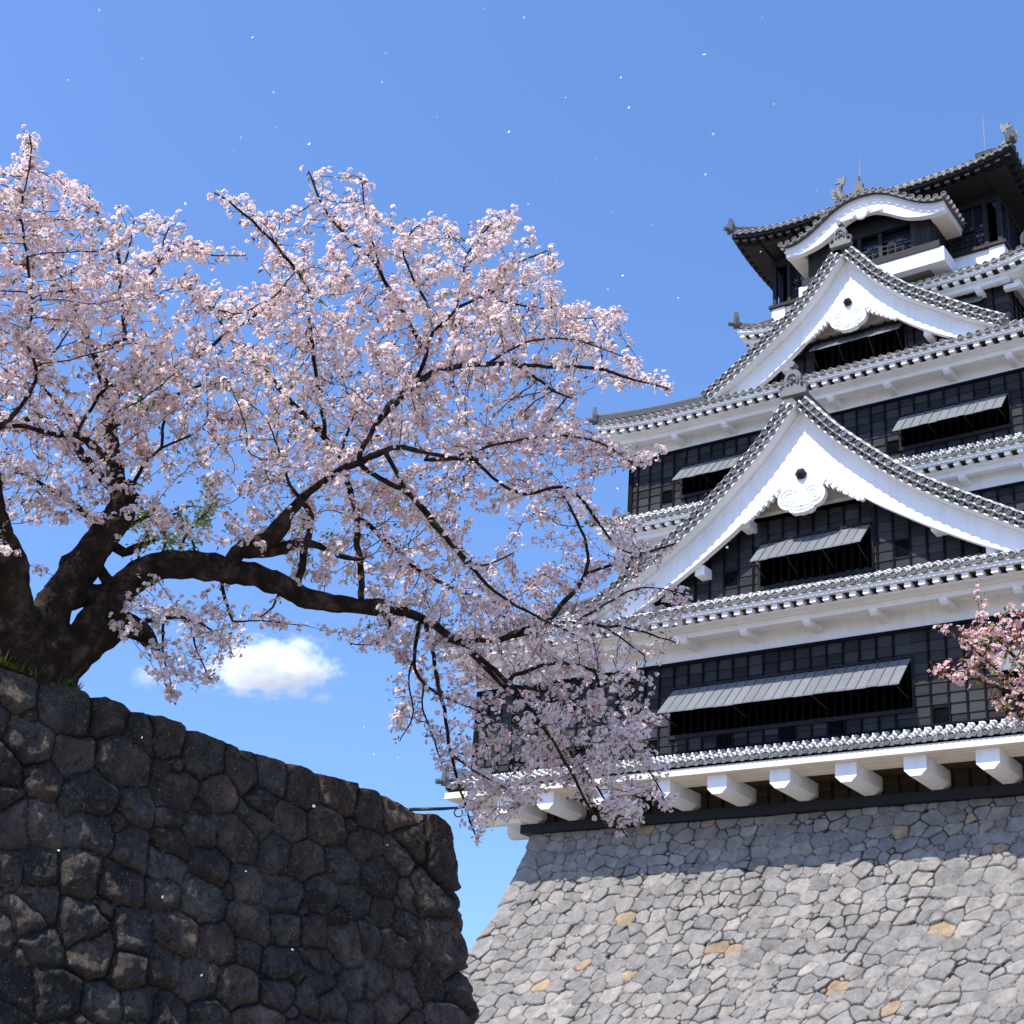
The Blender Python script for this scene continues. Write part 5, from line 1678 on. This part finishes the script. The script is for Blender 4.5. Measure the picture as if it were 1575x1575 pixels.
THIN = [[(720, 790), (800, 775), (850, 815), (800, 870), (735, 850)], [(-80, 765), (120, 770), (60, 840), (-80, 860)], [(600, 1090), (660, 1060), (690, 1190), (650, 1150)], [(250, 640), (330, 620), (350, 690), (260, 720)]]
attr = []
rr = random.Random(5)
while len(attr) < 6800:
    x = rr.uniform(-70, 1066); y = rr.uniform(205, 1292)
    if inpoly(x, y, [(215, 250), (322, 282), (352, 318), (412, 360), (415, 452), (345, 430), (330, 392), (300, 350), (255, 322)]): continue
    if inpoly(x, y, OUT):
        pr = 1.0
        if y > 700: pr = 0.8
        for S_ in SPARSE:
            if inpoly(x, y, S_): pr = min(pr, 0.42)
        for S_ in THIN:
            if inpoly(x, y, S_): pr = min(pr, 0.16)
    elif inpoly(x, y, LOWER): pr = 0.38
    else: continue
    if rr.random() > pr: continue
    edge = 0.4 + 0.6 * min(1, max(0, (y - 205)) / 250)
    attr.append(at(x, y, main_t(x, y) + rr.gauss(0, 0.68) * edge))
tr.grow(attr, 0.095, 0.95, 0.15, 60, maxn=26000)
kids = tr.finish_radii()
tree = thing("cherry_tree", "old cherry tree with pale pink blossom and dark spreading limbs on the rampart", "cherry tree", tuple(at(50, 1060, 17.4)))
wd = tr.wood(("trunk", "twigs"), tree)


BARE = [(at(985, 890, 20.2), 0.75), (at(960, 925, 20.2), 0.6), (at(1030, 850, 20.2), 0.6), (at(920, 640, 19.6), 0.3)]


SUNV = np.array(SUN)


def blossoms(tr, parent, per_fixed, per_free, size, seed, pink, leafp=0.0, leafcol=None, budcol=(0.34, 0.10, 0.10), reddish=None, fixmax=0.055, greenfn=None, brn=0.5):
    rg = np.random.default_rng(seed)
    C = []; Nn = []; kidn = [0] * len(tr.p)
    for i in range(len(tr.p)):
        if tr.par[i] >= 0: kidn[tr.par[i]] += 1
    Lc = []; Lcol = []; Bc = []
    for i, p in enumerate(tr.p):
        if tr.r[i] > fixmax: continue
        tip = kidn[i] == 0
        lam = per_fixed if tr.fixed[i] else per_free
        if tr.r[i] > 0.014: lam *= 0.55
        q_ = to_px(p)
        if not tr.fixed[i] and inpoly(q_[0], q_[1], NOTCH): lam *= 0.06
        for c_, r_ in BARE:
            if (p - c_).length < r_: lam *= 0.3
        # clumps: some stretches bare, others full
        cl = 0.3 + 1.75 * max(0.0, noise.noise(p * 1.7) + 0.35)
        ncl = rg.poisson(lam * cl * (1.3 if tip else 1.0))
        for _ in range(ncl):
            d = rg.normal(size=3); d[2] = d[2] * 0.8; d /= np.linalg.norm(d)
            c_ = np.array(p) + d * rg.uniform(0.02, 0.10)
            nf = rg.integers(3, 6)
            for _ in range(nf):
                e_ = rg.normal(size=3); e_ /= np.linalg.norm(e_)
                e_ = e_ + d * 0.8 + SUNV * 0.75; e_ /= np.linalg.norm(e_)
                C.append(c_ + e_ * rg.uniform(0.015, 0.05)); Nn.append(e_)
            if rg.random() < 0.5: Bc.append(c_ + rg.normal(size=3) * 0.02)
        pl = leafp
        gcol = leafcol
        if greenfn is not None:
            g_ = greenfn(p)
            if g_ > 0: pl = max(pl, g_ * 4.0); lam *= 0.45
        for _ in range(rg.poisson(pl * (1.8 if tip else 1.0))):
            d = rg.normal(size=3); d /= np.linalg.norm(d)
            Lc.append(np.array(p) + d * rg.uniform(0.03, 0.09)); k = rg.random()
            gg = greenfn(p) if greenfn is not None else 0
            if gg > 1.0 and k < 0.9: Lcol.append(np.array([0.30, 0.46, 0.05]) * rg.uniform(0.6, 1.2))
            elif k < 0.5: Lcol.append(np.array([0.30, 0.13, 0.06]) * rg.uniform(0.6, 1.3))
            else: Lcol.append(np.array([0.30, 0.30, 0.07]) * rg.uniform(0.6, 1.2))
    C = np.array(C); Nn = np.array(Nn); n = len(C)
    sz = rg.uniform(0.8, 1.2, n) * size
    t = rg.random((n, 1)) ** 1.5
    cols = np.array(pink[0]) * (1 - t) + np.array(pink[1]) * t
    cc = np.tile(np.array(pink[2]), (n, 1)) * rg.uniform(0.7, 1.2, (n, 1))
    crown = flowers_mesh("blossom", C, Nn, sz, cols, cc, parent, PETAL)
    Bc = np.array(Bc).reshape(-1, 3); kb = len(Bc); Lc = np.array(Lc).reshape(-1, 3); kl = len(Lc)
    if kb + kl:
        leaves_mesh("young_leaves", np.concatenate([Bc, Lc]), rg.normal(size=(kb + kl, 3)), np.concatenate([rg.uniform(0.014, 0.026, kb), rg.uniform(0.024, 0.046, kl)]),
                    np.concatenate([np.array(budcol) * rg.uniform(0.6, 1.5, (kb, 1)), np.array(Lcol).reshape(-1, 3)]), parent, LEAFM)
    print("flowers", n, "leaves", len(Lc), "nodes", len(tr.p))


GREENS = [(at(275, 815, main_t(275, 815)), 0.7), (at(235, 830, main_t(235, 830)), 0.5), (at(480, 845, main_t(480, 845)), 0.3), (at(225, 850, main_t(225, 850)), 0.4), (at(70, 1010, main_t(70, 1010)), 0.4), (at(420, 560, main_t(420, 560)), 0.3), (at(230, 600, main_t(230, 600)), 0.3)]


def green_at(p):
    v = 0.0
    for c_, r_ in GREENS:
        d = (p - c_).length
        if d < r_: v = max(v, 1.6)
    return v


blossoms(tr, tree, 1.7, 2.0, 0.0268, 21, ((0.985, 0.945, 0.915), (0.97, 0.875, 0.855), (0.70, 0.42, 0.38)), 0.55, None, greenfn=green_at)


# pink double-flowered cherry reaching in from the right
def right_t(x, y):
    return 15.5 + 0.0 * x


t2 = Tree(right_t, 9)
t2.limb([(1900, 2150, 60), (1880, 1900, 52), (1850, 1650, 46), (1830, 1450, 36), (1790, 1300, 26), (1730, 1190, 18), (1670, 1130, 12), (1620, 1095, 8), (1575, 1075, 6), (1530, 1055, 4), (1480, 1035, 2.5), (1440, 1028, 1.6)], 0.3, False, 0.0)
t2.limb([(1620, 1095, 7), (1590, 1040, 5), (1550, 1000, 4), (1520, 965, 2.5), (1512, 950, 1.6)], 0.8)
t2.limb([(1670, 1130, 8), (1640, 1040, 6), (1600, 980, 4), (1570, 950, 3), (1555, 938, 1.8)], 0.8)
t2.limb([(1570, 1070, 4), (1545, 1040, 3), (1510, 1010, 2.4), (1490, 990, 1.6)], 0.6)
t2.limb([(1600, 1090, 5), (1575, 1090, 4), (1545, 1092, 2.4)], 0.4)
t2.limb([(1790, 1300, 16), (1720, 1000, 10), (1690, 900, 6), (1680, 800, 4)], 0.8)
OUT2 = [(1436, 1026), (1475, 1022), (1500, 1010), (1478, 985), (1500, 965), (1515, 945), (1545, 965), (1560, 940), (1580, 925), (1700, 900), (1720, 1100), (1600, 1110), (1545, 1105), (1510, 1078), (1470, 1055)]
attr = []
while len(attr) < 620:
    x = rr.uniform(1436, 1720); y = rr.uniform(890, 1112)
    if inpoly(x, y, OUT2): attr.append(at(x, y, 15.5 + rr.gauss(0, 0.4)))
t2.grow(attr, 0.09, 0.9, 0.13, 40)
t2.finish_radii()
tree2 = thing("cherry_tree", "deep pink cherry with reddish young leaves, its branch reaching across the castle's black boards", "cherry tree", tuple(at(1900, 2150, 15.5)))
t2.wood(("trunk", "twigs"), tree2)
blossoms(t2, tree2, 1.3, 1.15, 0.0205, 33, ((0.93, 0.78, 0.77), (0.87, 0.58, 0.57), (0.55, 0.20, 0.18)), 1.2, None, budcol=(0.60, 0.22, 0.19))

# ------------------------------------------------------------------ grass and moss along the rim
Gv = []; Gf = []; Gc = []
rg = np.random.default_rng(4)
spots = []
for _ in range(9000): spots.append((WX - 0.04 - abs(rg.normal(0, 0.34)), rg.uniform(7.4, 9.9), rg.uniform(0.05, 0.14) * rg.uniform(0.5, 1.1)))
for _ in range(900):
    y = rg.uniform(9.3, 14.8)
    if noise.noise((0.5, y * 1.4, 4.4)) > 0.0: spots.append((WX - 0.1 - abs(rg.normal(0, 0.2)), y, rg.uniform(0.02, 0.06)))
for x, y, hgt in spots:
    z = topz(y) + mound(y, WX - 0.10 - x); x, y, z = wrot(x, y, z); a = rg.uniform(0, 6.28); w = 0.006; lx, ly = rg.normal(0, 0.35, 2) * hgt
    b0 = len(Gv)
    Gv += [(x - math.cos(a) * w, y - math.sin(a) * w, z - 0.02), (x + math.cos(a) * w, y + math.sin(a) * w, z - 0.02), (x + lx * .5 + math.cos(a) * w * .6, y + ly * .5, z + hgt * .6), (x + lx, y + ly, z + hgt)]
    Gf.append((b0, b0 + 1, b0 + 2, b0 + 3))
    cc = np.array([0.17, 0.22, 0.04]) if rg.random() < 0.7 else np.array([0.26, 0.22, 0.09])
    Gc += [cc * rg.uniform(0.6, 1.3)] * 4
go = np_mesh("grass", Gv, Gf, LEAFM, None, False, np.array(Gc)); tag(go, "short grass growing along the rim of the rampart", "grass", None, "stuff")

# ------------------------------------------------------------------ falling petals
PT = [(105, 123), (152, 15), (421, 142), (424, 195), (371, 212), (360, 232), (475, 221), (505, 208), (350, 268), (285, 313), (593, 82), (588, 126), (743, 13), (806, 27), (832, 91), (955, 119), (967, 165), (1083, 83), (1172, 27), (903, 32),
      (783, 203), (1097, 206), (1085, 268), (917, 245), (855, 272), (812, 313), (941, 326), (1002, 346), (958, 424), (1043, 458), (935, 445), (1016, 505), (1256, 293), (950, 752), (1013, 640), (560, 1118), (575, 1160), (612, 1165), (738, 1361), (640, 1100), (493, 980),
      (388, 57), (218, 90), (672, 180), (1012, 60), (1190, 160), (870, 150)]
PT_C = [(1085, 760), (1118, 842), (1299, 501), (1170, 446), (1170, 387), (1470, 640), (1390, 700), (980, 745)]
PT_W = [(218, 1134), (378, 1340), (483, 1240), (540, 1410), (172, 1295), (596, 1300), (648, 1372), (90, 1308), (310, 1500), (450, 1460), (250, 1380), (40, 1410)]
pv = np.array([(0, -0.9, 0), (0.55, -0.2, 0.12), (0.62, 0.45, 0.2), (0.2, 0.85, 0.12), (0, 0.68, 0.1), (-0.2, 0.85, 0.12), (-0.62, 0.45, 0.2), (-0.55, -0.2, 0.12)])
pme = bpy.data.meshes.new("petal"); pme.from_pydata([tuple(q_) for q_ in pv], [], [tuple(range(8))])
a = pme.attributes.new("col", 'FLOAT_COLOR', 'POINT'); a.data.foreach_set("color", np.tile(np.array([0.9, 0.84, 0.86, 1], dtype=np.float32), 8)); pme.materials.append(PETAL)
prnd = random.Random(77)
for lst, lab, d0, d1, grp in ((PT, "tiny white cherry petal drifting against the open blue sky", 9, 17, "petals drifting in the sky"),
                              (PT_C, "tiny pale petal drifting in front of the castle keep", 12, 20, "petals drifting before the keep"),
                              (PT_W, "tiny white petal drifting in front of the dark rampart stones", 10, 13.5, "petals drifting before the rampart")):
    for (x, y) in lst:
        o = bpy.data.objects.new("petal", pme); S.collection.objects.link(o)
        o.location = at(x, y, prnd.uniform(d0, d1)); s_ = prnd.uniform(0.007, 0.018); o.scale = (s_, s_, s_)
        o.rotation_euler = (prnd.uniform(0, 6.28), prnd.uniform(0, 6.28), prnd.uniform(0, 6.28)); tag(o, lab, "petal", grp)


# ------------------------------------------------------------------ clouds: soft volumes far behind
def cloud(px, py, w, h, label, seed, dens):
    T = 2600.0
    c_ = at(px, py, T); sx = w * T / FOC / 2; sz = h * T / FOC / 2
    mb = MB(); N, Mm = 28, 16
    rings = []
    for i in range(Mm + 1):
        ph = math.pi * (i + 0.01) / (Mm + 0.02)
        rings.append([(1.15 * math.sin(ph) * math.cos(2 * math.pi * k / N), 1.15 * math.sin(ph) * math.sin(2 * math.pi * k / N), -1.15 * math.cos(ph)) for k in range(N)])
    mb.loft(rings)
    mt = bpy.data.materials.new("cloud_vapour"); mt.use_nodes = True; t = mt.node_tree; t.nodes.clear()
    out = t.nodes.new("ShaderNodeOutputMaterial"); pv_ = t.nodes.new("ShaderNodeVolumePrincipled")
    pv_.inputs["Color"].default_value = (0.97, 0.97, 0.98, 1); pv_.inputs["Anisotropy"].default_value = 0.2
    tc = t.nodes.new("ShaderNodeTexCoord"); no = t.nodes.new("ShaderNodeTexNoise"); no.inputs["Scale"].default_value = 1.7; no.inputs["Detail"].default_value = 8; no.inputs["Roughness"].default_value = 0.68
    mp = t.nodes.new("ShaderNodeMapping"); mp.inputs["Location"].default_value = (seed, seed * 1.7, 0); mp.inputs["Scale"].default_value = (1.6, 1.6, 1.0)
    t.links.new(tc.outputs["Object"], mp.inputs[0]); t.links.new(mp.outputs[0], no.inputs["Vector"])
    ln = t.nodes.new("ShaderNodeVectorMath"); ln.operation = 'LENGTH'; t.links.new(tc.outputs["Object"], ln.inputs[0])
    m1 = t.nodes.new("ShaderNodeMath"); m1.operation = 'MULTIPLY_ADD'; m1.inputs[1].default_value = 2.8; m1.inputs[2].default_value = -0.93; t.links.new(no.outputs["Fac"], m1.inputs[0])
    m2 = t.nodes.new("ShaderNodeMath"); m2.operation = 'SUBTRACT'; t.links.new(m1.outputs[0], m2.inputs[0]); t.links.new(ln.outputs["Value"], m2.inputs[1])
    m2b = t.nodes.new("ShaderNodeMath"); m2b.operation = 'ADD'; m2b.inputs[1].default_value = 0.35; t.links.new(m2.outputs[0], m2b.inputs[0])
    m3 = t.nodes.new("ShaderNodeMath"); m3.operation = 'MULTIPLY'; m3.inputs[1].default_value = dens; m3.use_clamp = False; t.links.new(m2b.outputs[0], m3.inputs[0])
    m4 = t.nodes.new("ShaderNodeMath"); m4.operation = 'MAXIMUM'; m4.inputs[1].default_value = 0; t.links.new(m3.outputs[0], m4.inputs[0])
    t.links.new(m4.outputs[0], pv_.inputs["Density"]); t.links.new(pv_.outputs[0], out.inputs["Volume"])
    o = mb.build("cloud", mt); o.location = c_
    o.rotation_euler = (0, -0.10, -YAW)
    o.scale = (sx, sx * 0.6, sz)
    tag(o, label, "cloud")
    return o


cloud(412, 1028, 228, 100, "bright white puffy cumulus cloud, largest of the three clouds", 1.3, 0.13)
cloud(232, 1040, 80, 44, "faint small cloud half hidden behind hanging blossom of the old cherry tree", 4.1, 0.03)
cloud(494, 1073, 44, 22, "tiny wisp of cloud just below the largest puffy cloud", 7.7, 0.06)
